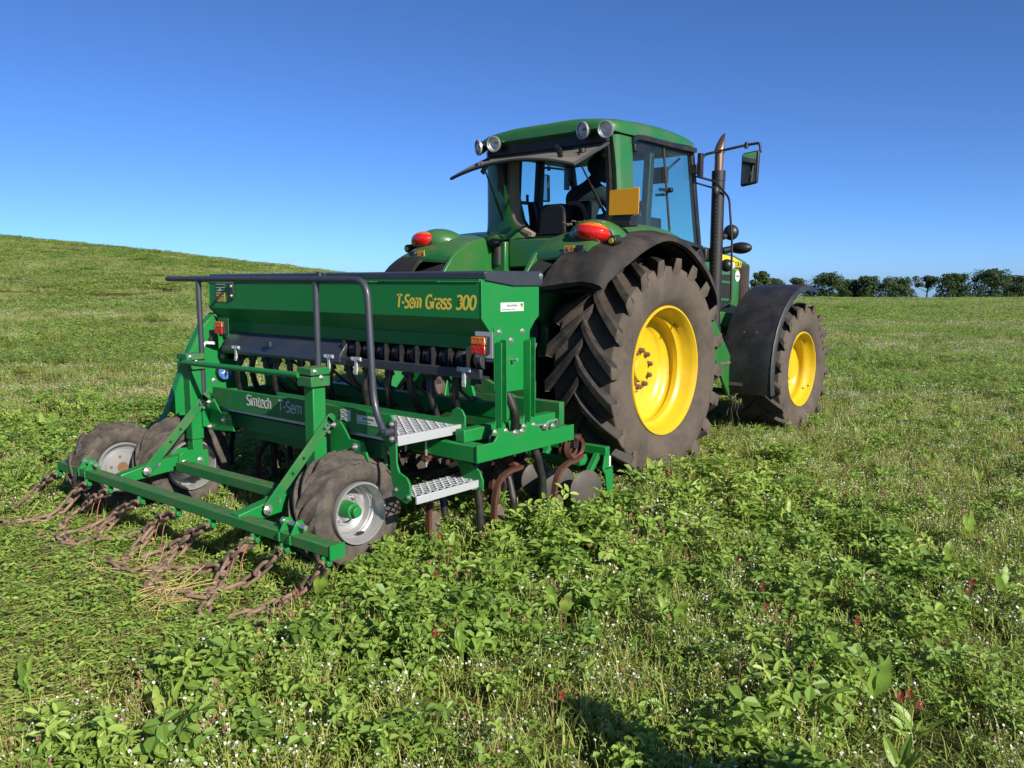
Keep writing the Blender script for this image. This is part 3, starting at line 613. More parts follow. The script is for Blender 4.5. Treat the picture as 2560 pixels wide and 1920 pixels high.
# work lamps, two each side
for i, (x, y, z, ty, tz) in enumerate(((-3.66,5.47,2.745,0,6),(-3.87,5.46,2.76,0,-14),(-4.83,5.46,2.755,0,10),(-5.01,5.47,2.745,0,-26))):
    rt = Matrix.Rotation(R(tz), 3, 'Z') @ Matrix.Rotation(R(8), 3, 'X')
    ax = rt @ Vector((0,-1,0)); c = Vector((x, y, z))
    mb = MB(); mb.lathe([(-.06,0),(-.055,.035),(-.02,.055),(.012,.062)], c, 28, ax, closed=False); mb.bar(c-ax*.03+Vector((0,0,.0)), c-ax*.03+Vector((0,.10,.03)), .03, .02); lp = ob('work_lamp', mb, 'black', T)
    mb = MB(); mb.lathe([(.008,.062),(.008,.068),(.028,.069),(.030,.060),(.022,.056)], c, 32, ax); ob('lamp_ring', mb, 'silver', lp)
    mb = MB(); mb.lathe([(-.02,0),(-.015,.02),(.012,.055)], c, 28, ax, closed=False); ob('reflector', mb, 'reflector', lp)
    mb = MB(); mb.lathe([(.030,0),(.028,.03),(.022,.056)], c, 28, ax, closed=False); ob('lamp_lens', mb, 'clear', lp)

# cab interior
mb = MB(); mb.loft([[(-4.40+.05*k, 5.84+.06*k, z), (-4.10-.02*k, 5.84+.06*k, z), (-4.10-.02*k, 5.93+.06*k, z), (-4.40+.05*k, 5.93+.06*k, z)] for k, z in ((.5,1.86),(.2,2.0),(0,2.12),(.3,2.22),(.8,2.26))]); mb.bb(XC-.26, XC+.26, 5.90, 6.42, 1.70, 1.83); ob('seat', mb, 'seat', T, bevel=.03, seg=3)
mb = MB(); mb.loft([[(-4.50+o,5.66,z),(-4.20-o,5.66,z),(-4.20-o,5.80,z),(-4.50+o,5.80,z)] for z, o in ((1.94,0),(2.17,.005),(2.225,.04))]); ob('seat_bag', mb, 'seat', T, bevel=.03, seg=3)
mb = MB(); mb.tube(cr([(XC+.10,5.76,2.225),(XC+.20,5.78,2.22),(XC+.25,5.80,2.14),(XC+.26,5.82,2.0)], 5), .022, n=8); ob('seat_edge', mb, 'seattan', T)
mb = MB(); mb.loft([[(-4.78,5.84+.05*k,z),(-4.64-.05*(1-k),5.84+.05*k,z),(-4.64-.05*(1-k),5.93+.05*k,z),(-4.78,5.93+.05*k,z)] for k, z in ((1,1.90),(.5,2.15),(0,2.28))]); ob('passenger_seat', mb, 'black', T, bevel=.02)
mb = MB(); mb.bb(-3.95, -3.74, 5.75, 6.5, 1.9, 2.12); mb.cyl((-3.86,6.3,2.1),(-3.86,6.34,2.22),.018,n=10); mb.sph((-3.86,6.34,2.24),.03,(1,1,1),10,8); ob('side_console', mb, 'black', T, bevel=.02)
mb = MB(); mb.cyl((XC,6.95,1.85),(XC,6.72,2.16),.05,n=14); mb.bb(XC-.16,XC+.16,6.74,6.92,2.05,2.22); ob('steering_column', mb, 'black', T, bevel=.02)
mb = MB(); axs = (Vector((XC,6.72,2.16))-Vector((XC,6.95,1.85))).normalized(); pp = axs.orthogonal().normalized(); qq = axs.cross(pp)
mb.tube([Vector((XC,6.70,2.19))+(pp*math.cos(t)+qq*math.sin(t))*.19 for t in [2*math.pi*i/28 for i in range(28)]], .014, n=8, closed=True)
for t in (0.3, 2.4, 4.5): mb.bar(Vector((XC,6.71,2.175)), Vector((XC,6.70,2.19))+(pp*math.cos(t)+qq*math.sin(t))*.19, .03, .012)
ob('steering_wheel', mb, 'black', T)
mb = MB(); mb.bb(XC+.40,XC+.60,6.55,6.60,2.44,2.58); mb.cyl((XC+.5,6.6,2.5),(XC+.6,6.8,2.68),.012,n=8); ob('monitor', mb, 'black', T, bevel=.01)
mb = MB(); mb.bar((XC+.58,6.40,2.66),(XC+.40,6.25,2.66),.08,.05); ob('sun_visor', mb, 'greyplastic', T, bevel=.01)

# number plate (blank) on its bracket
mb = MB(); mb.loft([[(-3.451,5.2,2.05),(-3.19,5.2,2.045),(-3.19,5.206,2.045),(-3.451,5.206,2.05)],[(-3.446,5.2,2.235),(-3.187,5.2,2.24),(-3.187,5.206,2.24),(-3.446,5.206,2.235)]]); ob('number_plate', mb, 'amberplate', T, bevel=.002)
mb = MB(); mb.bb(-3.42, -3.27, 5.215, 5.33, 1.965, 2.045); mb.bb(-3.40, -3.24, 5.21, 5.225, 2.04, 2.20); ob('plate_bracket', mb, 'black', T, bevel=.012)

# ---- bonnet
def hood_ring(y, zt, zb, hw):
    h = zt-zb; half = [(hw*.985, zb), (hw, zb+h*.55), (hw*.985, zb+h*.80), (hw*.93, zb+h*.91), (hw*.72, zt-.012), (hw*.3, zt)]
    return [(XC+a, y, b) for a, b in half] + [(XC-a, y, b) for a, b in half[::-1]]
hs = [(7.08,1.99,1.18,.40),(7.5,1.965,1.18,.405),(8.0,1.93,1.18,.405),(8.4,1.893,1.2,.405),(8.7,1.855,1.24,.40),(8.84,1.82,1.28,.392),(8.93,1.77,1.32,.36),(8.965,1.70,1.36,.32)]
mb = MB(); mb.loft([hood_ring(*q) for q in hs]); ob('bonnet', mb, 'jd', T, ang=42)
xs_ = XC+.405
mb = MB(); mb.loft([[(xs_-.004-.0*k, y, z0), (xs_+.003, y, z0), (xs_-.022, y, z1), (xs_-.04, y, z1)] for k, y, z0, z1 in ((0,7.9,1.775,1.855),(0,8.2,1.775,1.845),(0,8.45,1.775,1.825),(0,8.62,1.770,1.785))]); ob('bonnet_stripe', mb, 'yellowtrim', T)
mb = MB(); mb.bb(xs_-.01, xs_+.004, 7.45, 8.36, 1.27, 1.63); ob('side_grille', mb, 'blackflat', T)
mb = MB()
for i in range(24): mb.bb(xs_+.002, xs_+.010, 7.47+i*.038, 7.482+i*.038, 1.28, 1.62)
ob('grille_rib', mb, 'greyplastic', T)
for z in (1.56, 1.37): mb = MB(); mb.bar((xs_+.008,7.44,z+.03), (xs_+.008,8.38,z-.02), .014, .028); ob('grille_bar', mb, 'jd', T, bevel=.004)
mb = MB(); mb.loft([[(xs_+a, y, z0), (xs_+.012+a, y, z0), (xs_+.012+a, y, z1), (xs_+a, y, z1)] for y, z0, z1, a in ((8.585,1.25,1.70,-.004),(8.66,1.25,1.755,-.006),(8.84,1.27,1.75,-.016),(8.90,1.30,1.70,-.05))]); gb = ob('front_grille', mb, 'grille', T)
for i in range(6): mb = MB(); y = 8.61+i*.048; mb.bar((xs_+.010-.004*i,y-.015,1.27), (xs_+.010-.004*i,y,1.73), .010, .008, up=(0,1,0)); ob('grille_rib', mb, 'black', gb)
letters('model_number', '6930', .062, (xs_+.004, 8.42, 1.715), (0,1,0), (0,0,1), 'yellowtrim', T, .19, .05, .09, .002)
text('model_suffix', 'Premium', .028, (xs_+.002, 8.46, 1.672), (0,1,0), (0,0,1), 'yellowtrim', T)
mb = MB(); mb.lathe([(0,0),(.003,.0),(.003,.062),(0,.062)], (xs_+.002, 8.52, 1.615), 28, closed=True); st = ob('dealer_sticker', mb, 'white', T)
text('sticker_print', 'Tuckwell', .026, (xs_+.006, 8.468, 1.607), (0,1,0), (0,0,1), 'jd', T)
# lower front body
mb = MB(); mb.bb(XC-.34, XC+.34, 7.2, 8.9, .85, 1.25); mb.bb(XC-.30, XC+.30, 8.8, 9.15, .62, 1.1); ob('front_frame', mb, 'black', T, bevel=.02)
mb = MB(); mb.loft([[(XC+.30,y,z0),(XC+.62,y,z0),(XC+.62,y,z1),(XC+.30,y,z1)] for y, z0, z1 in ((7.7,1.12,1.25),(8.1,.98,1.22),(8.4,.95,1.1))]); ob('axle_bracket', mb, 'jd', T, bevel=.01)

# ---- exhaust stack
mb = MB(); mb.lathe([(0,.062),(.9,.062),(1.50,.062),(1.505,.066),(1.60,.066),(1.60,.05)], (-3.65, 7.41, 1.02), 32, (0,0,1), closed=False); mb.lathe([(-.02,.07),(.10,.07),(.11,.062)], (-3.65,7.41,1.0), 24, (0,0,1), closed=False); ex = ob('exhaust_stack', mb, 'exhaust', T)
mb = MB()
for i in range(34):
    z = 1.30+i*.037
    for k in range(2):
        th = R(-70+(k-1)*16); c_ = Vector((-3.65+.0625*math.cos(th), 7.41+.0625*math.sin(th), z)); mb.box(c_, (.003,.006,.016), Matrix.Rotation(th, 3, 'Z'))
ob('shield_slot', mb, 'pipe', ex)
mb = MB(); mb.lathe([(0,.042),(.19,.042)], (-3.65,7.41,2.60), 24, (0,0,1), closed=False)
rings = []
for i in range(9):
    t = i/8; c_ = Vector((-3.65, 7.41+.10*t*t, 2.79+.20*t)); r_ = .050*(1-t)**.55+.004
    tilt = .9*t; rings.append([c_+Vector((r_*math.cos(a)*1.0, r_*math.sin(a)*(1-.3*t), r_*math.sin(a)*tilt*.9)) for a in [2*math.pi*k/20 for k in range(20)]])
mb.loft(rings); ob('exhaust_pipe', mb, 'pipe', ex, ang=60)
# ---- mirrors, lamps on arms
def mirror_unit(x0, yb, s):
    X_ = lambda x: x if s > 0 else 2*XC-x
    mb = MB(); mb.tube(fillet([(X_(-3.60),6.88,2.62),(X_(-3.55),6.92,2.71),(X_(-3.22),7.06,2.775),(X_(-3.10),7.08,2.785),(X_(-3.085),7.08,2.70)], .025), .012, n=10); mb.bb(X_(-3.60),X_(-3.56),6.87,6.92,2.50,2.72); mb.bb(X_(-3.66),X_(-3.60),6.86,6.93,2.54,2.62); mb.cyl((X_(-3.215),7.06,2.745),(X_(-3.215),7.06,2.80),.018,n=10)
    arm = ob('mirror_arm', mb, 'black', T, bevel=.003)
    mb = MB(); mb.loft([[(X_(x), y, z) for x, z in ((-3.245,2.42),(-3.235,2.405),(-3.10,2.425),(-3.085,2.44),(-3.075,2.70),(-3.09,2.715),(-3.225,2.70),(-3.24,2.685))] for y in (7.02, 7.055)] ); h_ = ob('mirror_head', mb, 'black', T, bevel=.012)
    mb = MB(); mb.loft([[(X_(x), y - (.008 if x > -3.15 else -.008), z) for x, z in ((-3.232,2.425),(-3.10,2.442),(-3.09,2.70),(-3.226,2.688))] for y in (7.004, 7.010)]); ob('mirror_glass', mb, 'mirrorglass', h_)
mirror_unit(0, 0, 1); mirror_unit(0, 0, -1)
mb = MB(); mb.tube(fillet([(-3.63,6.93,2.52),(-3.60,7.25,2.50),(-3.55,7.45,2.36),(-3.53,7.50,1.95),(-3.53,7.52,1.35),(-3.60,7.44,1.30)], .05), .011, n=8); mb.tube(fillet([(-3.63,6.93,2.46),(-3.60,7.15,2.44),(-3.60,7.28,2.44)], .03), .009, n=8); mb.sph((-3.60,7.26,2.41),.045,(.8,.8,1.2),12,10); ob('handrail', mb, 'black', T)
mb = MB(); mb.sph((-3.60,7.62,2.04),.078,(1,.85,1),20,14); mb.cyl((-3.66,7.5,1.98),(-3.62,7.62,2.02),.03,n=12); ob('round_lamp', mb, 'black', T)
mb = MB(); mb.sph((-3.50,7.64,1.885),1,(.115,.07,.058),20,14,Matrix.Rotation(R(0),3,'Y')); mb.cyl((-3.72,7.5,1.84),(-3.56,7.62,1.88),.035,n=12); ob('indicator_pod', mb, 'black', T)
mb = MB(); mb.sph((-3.645,7.64,1.715),.064,(1,.9,1),20,14); ob('head_lamp', mb, 'black', T)
mb = MB(); mb.cyl((-3.635,7.67,1.715),(-3.62,7.70,1.715),.056,.052,n=24); ob('lamp_ring', mb, 'white', T)
mb = MB(); mb.bb(-3.76,-3.68,7.05,7.12,1.62,1.92); mb.bb(-3.80,-3.70,7.3,7.55,1.75,1.88); mb.bar((-3.66,7.0,1.85),(-3.66,7.10,1.70),.07,.14); mb.bb(-3.95,-3.70,7.35,7.47,1.05,1.18); ob('lamp_mount', mb, 'black', T, bevel=.015)

# ---- front mudguards
for s in (1, -1):
    X_ = lambda x: x if s > 0 else 2*XC-x
    rings = []
    for i in range(25):
        th = R(193 - i*(193-72)/24); ro = .862+.012*math.sin(math.radians(i*7)); c = (8.34, .645)
        def P(x, r): return (X_(x), c[0]+r*math.cos(th), c[1]+r*math.sin(th))
        e = -3.595 + (.0 if i < 20 else .03*(i-20)**1.4*.4); xr = -3.055
        rings.append([P(e, ro-.05), P(e+.01, ro-.005), P(e+.07, ro+.006), P(-3.32, ro+.012), P(-3.13, ro+.004), P(-3.085, ro-.004), P(-3.075, ro+.004), P(xr-.008, ro-.01), P(xr, ro-.05), P(xr-.012, ro-.05), P(xr-.02, ro-.018), P(-3.32, ro-.006), P(e+.06, ro-.012), P(e+.012, ro-.05)])
    mb = MB(); mb.loft(rings); fg = ob('front_mudguard', mb, 'fenderfront', T, ang=35)
    if s > 0:
        def Q(x, a, r=.875): return (x, 8.34+r*math.cos(R(a)), .645+r*math.sin(R(a)))
        mb = MB(); mb.tube([Q(-3.40,152), Q(-3.27,152)], [(.006,.004)]*2, flat=(0,0,1)); mb.sph(Q(-3.40,152),.010); mb.sph(Q(-3.27,152),.010); ob('guard_rivet', mb, 'rustnut', fg)
        mb = MB(); mb.loft([[Q(-3.43,148-.0),Q(-3.31,148),Q(-3.31,141),Q(-3.43,141)],[Q(-3.425,147.5,.880),Q(-3.315,147.5,.880),Q(-3.315,141.5,.880),Q(-3.425,141.5,.880)]]); ob('guard_boss', mb, 'fenderfront', fg, bevel=.003)
        mb = MB(); mb.tube([Q(-3.50,186.5,.872), Q(-3.36,186.5,.872)], [(.016,.005)]*2, flat=(0,0,1)); ob('guard_strap', mb, 'dirtymetal', fg)
        mb = MB(); mb.tube([Q(-3.45,96,.876), Q(-3.28,96,.876)], [(.03,.003)]*2, flat=(0,1,0)); ob('guard_strap', mb, 'dirtymetal', fg)

# ---- cab steps with a clump of pulled up roots
mb = MB(); mb.prism([(6.90,1.25),(7.10,1.22),(7.53,.78),(7.87,.44),(7.48,.42),(7.18,.78),(6.95,1.02)], 'x', -3.53, -3.50); ob('step_side', mb, 'jd', T, bevel=.005)
mb = MB(); mb.prism([(6.90,1.25),(7.10,1.22),(7.53,.78),(7.87,.44),(7.48,.42),(7.18,.78),(6.95,1.02)], 'x', -3.90, -3.87); ob('step_side', mb, 'jd', T, bevel=.005)
for z, y in ((.445,7.66), (.77,7.42)): mb = MB(); mb.bb(-3.92, -3.49, y-.16, y+.17, z-.03, z); ob('step_tread', mb, 'dirtymetal', T, bevel=.006)
mb = MB()
for i in range(60): mb.sph((-3.54+random.gauss(0,.05), 7.66+random.gauss(0,.07), .455+abs(random.gauss(0,.022))), random.uniform(.008,.024), (1.6,1,.7), 6, 4, Matrix.Rotation(random.uniform(0,3),3,'Z'))
for i in range(9):
    x, y = -3.53+random.gauss(0,.02), 7.66+random.gauss(0,.06); l = random.uniform(.08,.32)
    pts = [(x, y, .44)]
    for k in range(5): x += random.gauss(0,.014); y += random.gauss(0,.014); pts.append((x, y, .44-l*(k+1)/5))
    mb.tube(cr(pts,3), .0035, n=5)
tag(ob('root_clump', mb, 'dirt', T), kind='stuff')
mb = MB(); mb.bb(-4.05, -3.72, 6.2, 7.3, .55, 1.12); ob('fuel_tank', mb, 'black', T, bevel=.06, seg=3)

# ------------------------------------------------------------------ SEED DRILL
DC_ = -4.33
S = thing('seed_drill', (DC_, 3.4, 0), 'bright green grass seed drill with a long hopper, rear handrail and four small wheels', 'seed drill')
xr, xl = -2.93, -5.73
# hopper: upper box, lower taper
prof = [(3.20,1.55),(3.20,1.354),(3.305,1.245),(3.315,1.18),(3.59,1.18),(3.60,1.245),(3.69,1.354),(3.69,1.55)]
mb = MB(); mb.prism(prof, 'x', xl+.003, xr-.003); hop = ob('hopper', mb, 'drill', S, bevel=.004)
mb = MB(); mb.bb(xl+.05, xr-.05, 3.292, 3.31, 1.175, 1.255); ob('hopper_flange', mb, 'drill', S, bevel=.003)
for x0, x1 in ((xr-.003, xr+.004), (xl-.004, xl+.003)):
    mb = MB(); mb.prism([(3.197,1.56),(3.197,1.352),(3.292,1.250),(3.292,1.18),(3.605,1.18),(3.612,1.296),(3.693,1.353),(3.693,1.56)], 'x', x0, x1); ob('hopper_end', mb, 'drill', S, bevel=.002)
# lid with its folded ends
mb = MB(); mb.prism([(3.215,1.565),(3.215,1.603),(3.235,1.610),(3.70,1.612),(3.72,1.60),(3.72,1.565)], 'x', xl-.012, xr+.012); lid = ob('hopper_lid', mb, 'lidgrey', S, bevel=.005)
for x in (xr+.014, xl-.018): mb = MB(); mb.prism([(3.217,1.602),(3.217,1.560),(3.45,1.530),(3.69,1.530),(3.712,1.548),(3.712,1.602)], 'x', x, x+.004); ob('lid_end', mb, 'lidgrey', S, bevel=.0015)
mb = MB(); mb.bb(xl+.01, xr-.01, 3.193, 3.215, 1.553, 1.566); ob('hopper_rim', mb, 'drill', S)
bolts(S, [(xr+.018, 3.69, 1.585)], (1,0,0), .011, .008)
mb = MB(); mb.cyl((-4.36,3.213,1.592),(-4.36,3.190,1.592),.026,n=18); mb.bb(-4.45,-4.30,3.205,3.213,1.575,1.608); ob('lid_catch', mb, 'railgrey', S, bevel=.003)
for wd, x0, ln in (('T-Sem', -3.612, .208), ('Grass', -3.366, .205), ('300', -3.124, .150)): letters('hopper_lettering', wd, .072, (x0, 3.1992, 1.402), (1,0,0), (0,0,1), 'textyellow', S, ln, .16, .092, .0005)
# level sticker on the left of the hopper
mb = MB(); mb.bb(-5.62,-5.505,3.1965,3.1995,1.405,1.475); sk = ob('level_sticker', mb, 'stickeryellow', S)
mb = MB()
for z in (1.53,1.509,1.488,1.466,1.446): mb.bb(-5.62,-5.505,3.194,3.1965,z,z+.004)
ob('level_mark', mb, 'white', sk)
mb = MB(); mb.bb(-5.585,-5.565,3.1925,3.194,1.482,1.496); mb.bb(-5.57,-5.556,3.1925,3.194,1.486,1.506); ob('level_print', mb, 'white', sk)
mb = MB(); mb.bb(-5.625,-5.50,3.1972,3.1996,1.525,1.545); ob('level_field', mb, 'drillrough', sk)
def maker_sticker(c, xd, w, h):
    xd = Vector(xd); c = Vector(c); nrm = xd.cross(Vector((0,0,1)))
    mb = MB(); mb.bar(c-xd*w/2, c+xd*w/2, .002, h); s_ = ob('maker_sticker', mb, 'white', S)
    p = c + nrm*.0016
    text('sticker_print', 'Simtech Aitchison', h*.36, p - xd*w*.24 + Vector((0,0,h*.05)), xd, (0,0,1), 'textdark', s_, sx=.72, ext=.0004)
    text('sticker_print', 'www.simtech-aitchison.com   tel. 01728', h*.17, p - xd*w*.46 - Vector((0,0,h*.32)), xd, (0,0,1), 'textdark', s_, sx=.82, ext=.0004)
    mb = MB(); mb.bar(p+xd*w*.36+Vector((0,0,h*.18)), p+xd*w*.46+Vector((0,0,h*.18)), .001, h*.36); ob('sticker_logo', mb, 'drill', s_)
    mb = MB(); mb.bar(p+xd*w*.38-Vector((0,0,h*.02)), p+xd*w*.44-Vector((0,0,h*.02)), .0012, h*.3); ob('sticker_logo', mb, 'stickeryellow', s_)
maker_sticker((xr+.0055, 3.45, 1.412), (0,1,0), .20, .05)

# metering trough: black cover on the left half, open rollers on the right
mb = MB(); mb.prism([(3.30,1.18),(3.22,1.085),(3.215,1.035),(3.235,1.030),(3.25,1.09),(3.33,1.18)], 'x', -5.62, -4.185); ob('meter_cover', mb, 'lidgrey', S, bevel=.003)
mb = MB(); mb.bb(-5.62, -2.965, 3.225, 3.25, 1.018, 1.072); ob('meter_rail', mb, 'lidgrey', S, bevel=.004)
mb = MB(); mb.bb(-5.62, -2.965, 3.44, 3.56, 1.02, 1.18); mb.bb(-5.62,-2.965,3.25,3.56,1.015,1.03); ob('meter_trough', mb, 'blackflat', S)
mr0 = None
for i in range(9):
    x = -4.12 + i*.137
    mb = MB(); mb.bb(x-.072, x-.066, 3.245, 3.44, 1.03, 1.175); ob('meter_divider', mb, 'black', S)
    mb = MB(); mb.cyl((x-.02,3.33,1.115),(x+.015,3.33,1.115),.055,n=22); w_ = ob('metering_roller', mb, 'greyplastic', S, bevel=.004)
    mb = MB(); mb.lathe([(-.035,.042),(-.035,.060),(-.022,.060),(-.022,.042)], (x,3.33,1.115), 24); ob('roller_flange', mb, 'exhaust', w_)
mb = MB(); mb.cyl((-4.2,3.33,1.115),(-2.95,3.33,1.115),.010,n=10); ob('metering_shaft', mb, 'galv', S)
for x in (-5.42, -4.30, -4.02, -3.08):
    mb = MB(); mb.bb(x-.05, x+.05, 3.212, 3.222, 1.055, 1.080); mb.bb(x-.012, x+.012, 3.212, 3.224, .985, 1.06); mb.bb(x-.008,x+.020,3.206,3.212,.97,1.0); ct = ob('meter_catch', mb, 'galv', S, bevel=.002)
    bolts(ct, [(x-.035,3.212,1.067),(x+.035,3.212,1.067)], (0,-1,0), .006, .005)
mb = MB(); mb.bb(-5.0,-4.95,3.2,3.215,1.10,1.13); ob('meter_label', mb, 'lidgrey', S)

# trailer lights on little plates
for x0, x1 in ((-2.965,-2.855), (-5.60,-5.48)):
    mb = MB(); mb.bb(x0-.004, x1+.012, 3.193, 3.197, 1.145, 1.285); lp = ob('light_plate', mb, 'galv' if x0 > -4 else 'drillrough', S)
    mb = MB(); mb.bb(x0, x1-.004, 3.16, 3.193, 1.165, 1.262); ob('light_base', mb, 'black', lp, bevel=.006)
    mb = MB(); mb.bb(x0+.001, x1-.008, 3.150, 3.161, 1.167, 1.214); ob('red_lens', mb, 'red', lp, bevel=.006)
    mb = MB(); mb.bb(x0+.001, x1-.008, 3.150, 3.161, 1.216, 1.260); ob('amber_lens', mb, 'amber', lp, bevel=.006)

# end plates and uprights, right side
mb = MB(); mb.prism([(3.292,1.305),(3.292,.955),(3.30,.936),(3.555,.936),(3.562,1.305)], 'x', xr+.005, xr+.012); ep = ob('end_plate', mb, 'drill', S, bevel=.002)
bolts(ep, [(xr+.012,3.33,1.275),(xr+.012,3.53,1.272),(xr+.012,3.43,1.225)], (1,0,0), .012, .010)
mb = MB(); mb.cyl((xr+.01,3.43,1.115),(xr+.06,3.43,1.12),.008,n=10); mb.cyl((xr+.01,3.44,1.085),(xr+.016,3.44,1.085),.005,n=8); ob('calibration_pin', mb, 'zinc', ep)
for y in (3.315, 3.565):
    mb = MB(); mb.prism([(y-.022,1.21),(y+.022,1.21),(y+.022,.79),(y+.06,.755),(y+.065,.705),(y-.055,.705),(y-.045,.74),(y-.022,.79)], 'x', xr+.014, xr+.021)
    mb.prism([(y-.022,1.215),(y-.016,1.225),(y-.016,.75),(y-.022,.75)], 'x', xr+.019, xr+.062); mb.prism([(y+.020,1.235),(y+.026,1.23),(y+.026,.775),(y+.020,.775)], 'x', xr+.019, xr+.062)
    up = ob('upright', mb, 'drill', S, bevel=.002)
    bolts(up, [(xr+.021,y,1.195),(xr+.021,y,1.11),(xr+.021,y,1.02),(xr+.021,y-.03,.722),(xr+.021,y+.06,.718)], (1,0,0), .012, .010)
# left side frame plate and its swept leg
mb = MB(); mb.prism([(3.23,1.30),(3.13,1.21),(3.00,.98),(2.84,.60),(2.92,.56),(3.5,.56),(3.49,.80),(3.38,1.02),(3.32,1.07),(3.275,1.27)], 'x', xl-.002, xl+.008); lpz = ob('frame_plate', mb, 'drill', S, bevel=.002)
mb = MB(); mb.tube([(xl-.03,3.235,1.315),(xl-.03,3.125,1.22),(xl-.03,2.995,.99),(xl-.03,2.835,.60),(xl-.03,2.60,.30)], [(.035,.004)]*5, flat=(1,0,0)); ob('frame_flange', mb, 'drill', S)
bolts(lpz, [(xl+.008,3.31,1.06),(xl+.008,3.28,.98),(xl+.008,3.20,.80),(xl+.008,3.12,.72)], (1,0,0), .013, .010)
mb = MB(); mb.prism([(3.68,1.28),(3.75,.60),(3.66,.60),(3.60,1.18)], 'x', xl+.01, xl+.05); mb.prism([(3.30,1.18),(3.62,1.18),(3.62,.95),(3.33,.95)],'x',xl-.002,xl+.008); ob('frame_brace', mb, 'drill', S, bevel=.002)
mb = MB(); mb.cyl((xl+.008,3.27,.86),(xl+.055,3.27,.86),.058,n=26); dl = ob('dial_housing', mb, 'black', S, bevel=.004)
mb = MB(); mb.cyl((xl+.055,3.27,.86),(xl+.062,3.27,.86),.054,n=26); ob('dial_face', mb, 'blue', dl)
mb = MB(); mb.bb(xl+.062,xl+.066,3.235,3.30,.852,.862); mb.sph((xl+.063,3.27,.865),.018,(.2,1,.7),10,8); ob('dial_print', mb, 'white', dl)
mb = MB(); mb.bar((xl+.03,3.10,1.05),(xl+.03,3.13,1.095),.022,.022); mb.bar((xl+.03,3.13,1.095),(xl+.07,3.19,1.09),.024,.024); ch_ = ob('crank_handle', mb, 'white', S, bevel=.005)
mb = MB(); mb.bar((xl+.05,3.16,1.10),(xl+.05,3.19,1.17),.026,.026); ob('handle_grip', mb, 'black', ch_, bevel=.006)
mb = MB(); mb.bar((xl+.02,3.17,.70),(xl+.95,3.17,.73),.09,.03); ob('cross_member', mb, 'drill', S, bevel=.003)

# tool frame: end beam, box-section cross bars
mb = MB(); mb.loft([[(xr+.022,3.125,z0),(xr+.034,3.125,z0),(xr+.034,3.125,z1),(xr+.022,3.125,z1)] for z0, z1 in ((.575,.672),)] + [[(xr+.022,4.012,.575),(xr+.034,4.012,.575),(xr+.034,4.012,.672),(xr+.022,4.012,.672)]]); mb.prism([(3.26,.67),(3.30,.712),(3.66,.712),(3.70,.67)],'x',xr+.022,xr+.034); ob('end_beam', mb, 'drill', S, bevel=.002)
mb = MB(); mb.loft([[(xl-.034,3.125,.575),(xl-.022,3.125,.575),(xl-.022,3.125,.672),(xl-.034,3.125,.672)],[(xl-.034,4.012,.575),(xl-.022,4.012,.575),(xl-.022,4.012,.672),(xl-.034,4.012,.672)]]); ob('end_beam', mb, 'drill', S, bevel=.002)
for y in (3.175, 3.58, 3.95):
    mb = MB(); mb.bb(xl-.02, xr+.02, y-.045, y+.045, .572, .668); ob('tool_bar', mb, 'drill' if y < 3.5 else 'drillrough', S, bevel=.008)
mb = MB(); mb.bb(xl+.2, xr-.12, 3.53, 3.62, .74, .83); ob('upper_bar', mb, 'drill', S, bevel=.008)
for x in (-3.05,-4.0,-4.66,-5.6): mb = MB(); mb.bb(x-.035, x+.035, 3.15, 3.98, .668, .74); ob('frame_rail', mb, 'drill', S, bevel=.006)
# headstock towards the tractor
mb = MB()
for s in (-1, 1):
    mb.bar((DC_+s*.36,3.95,.65),(DC_+s*.16,4.28,1.18),.012,.12); mb.bar((DC_+s*.36,4.28,.50),(DC_+s*.16,4.28,1.18),.03,.10); mb.bar((DC_+s*.40,3.6,.79),(DC_+s*.40,4.30,.60),.05,.10)
mb.bb(DC_-.42, DC_+.42, 4.25, 4.33, .50, .60); mb.bb(DC_-.2, DC_+.2, 4.24, 4.32, 1.1, 1.2)
ob('headstock', mb, 'drill', S, bevel=.006)
mb = MB(); mb.bb(-3.62,-3.30,4.12,4.14,.58,.90); mb.bb(-3.72,-3.0,4.0,4.05,.60,.80); mb.bar((-3.9,4.02,.95),(-3.2,4.02,.68),.03,.10); ob('front_panel', mb, 'drillrough', S, bevel=.004)
mb = MB(); mb.bb(-4.16,-4.04,4.30,4.42,.80,.96); mb.cyl((-3.98,4.35,.62),(-3.98,4.35,.97),.024,n=14); ob('gearbox', mb, 'dirtymetal', S, bevel=.01)

# seed hoses: corrugated tubes from the trough to the coulters
def hose(pts, r, name='seed_hose', pitch=.011):
    P = cr(pts, 12); L_ = [0]
    for i in range(1, len(P)): L_.append(L_[-1]+(P[i]-P[i-1]).length)
    n = int(L_[-1]/pitch*2); out = []; rr_ = []
    j = 0
    for i in range(n+1):
        d = L_[-1]*i/n
        while j < len(P)-2 and L_[j+1] < d: j += 1
        t = (d-L_[j])/max(1e-6, L_[j+1]-L_[j]); out.append(P[j].lerp(P[j+1], t)); rr_.append(r*(1.0 if i % 2 else .86))
    mb = MB(); mb.tube(out, rr_, n=12); return ob(name, mb, 'hose', S, ang=75)
tops = [-5.45,-5.30,-5.14,-4.98,-4.84,-4.70,-4.55,-4.36,-4.18,-3.98,-3.78,-3.60,-3.41,-3.20,-3.05]
random.seed(11)
tine_x = [-5.66+i*.195 for i in range(15)]
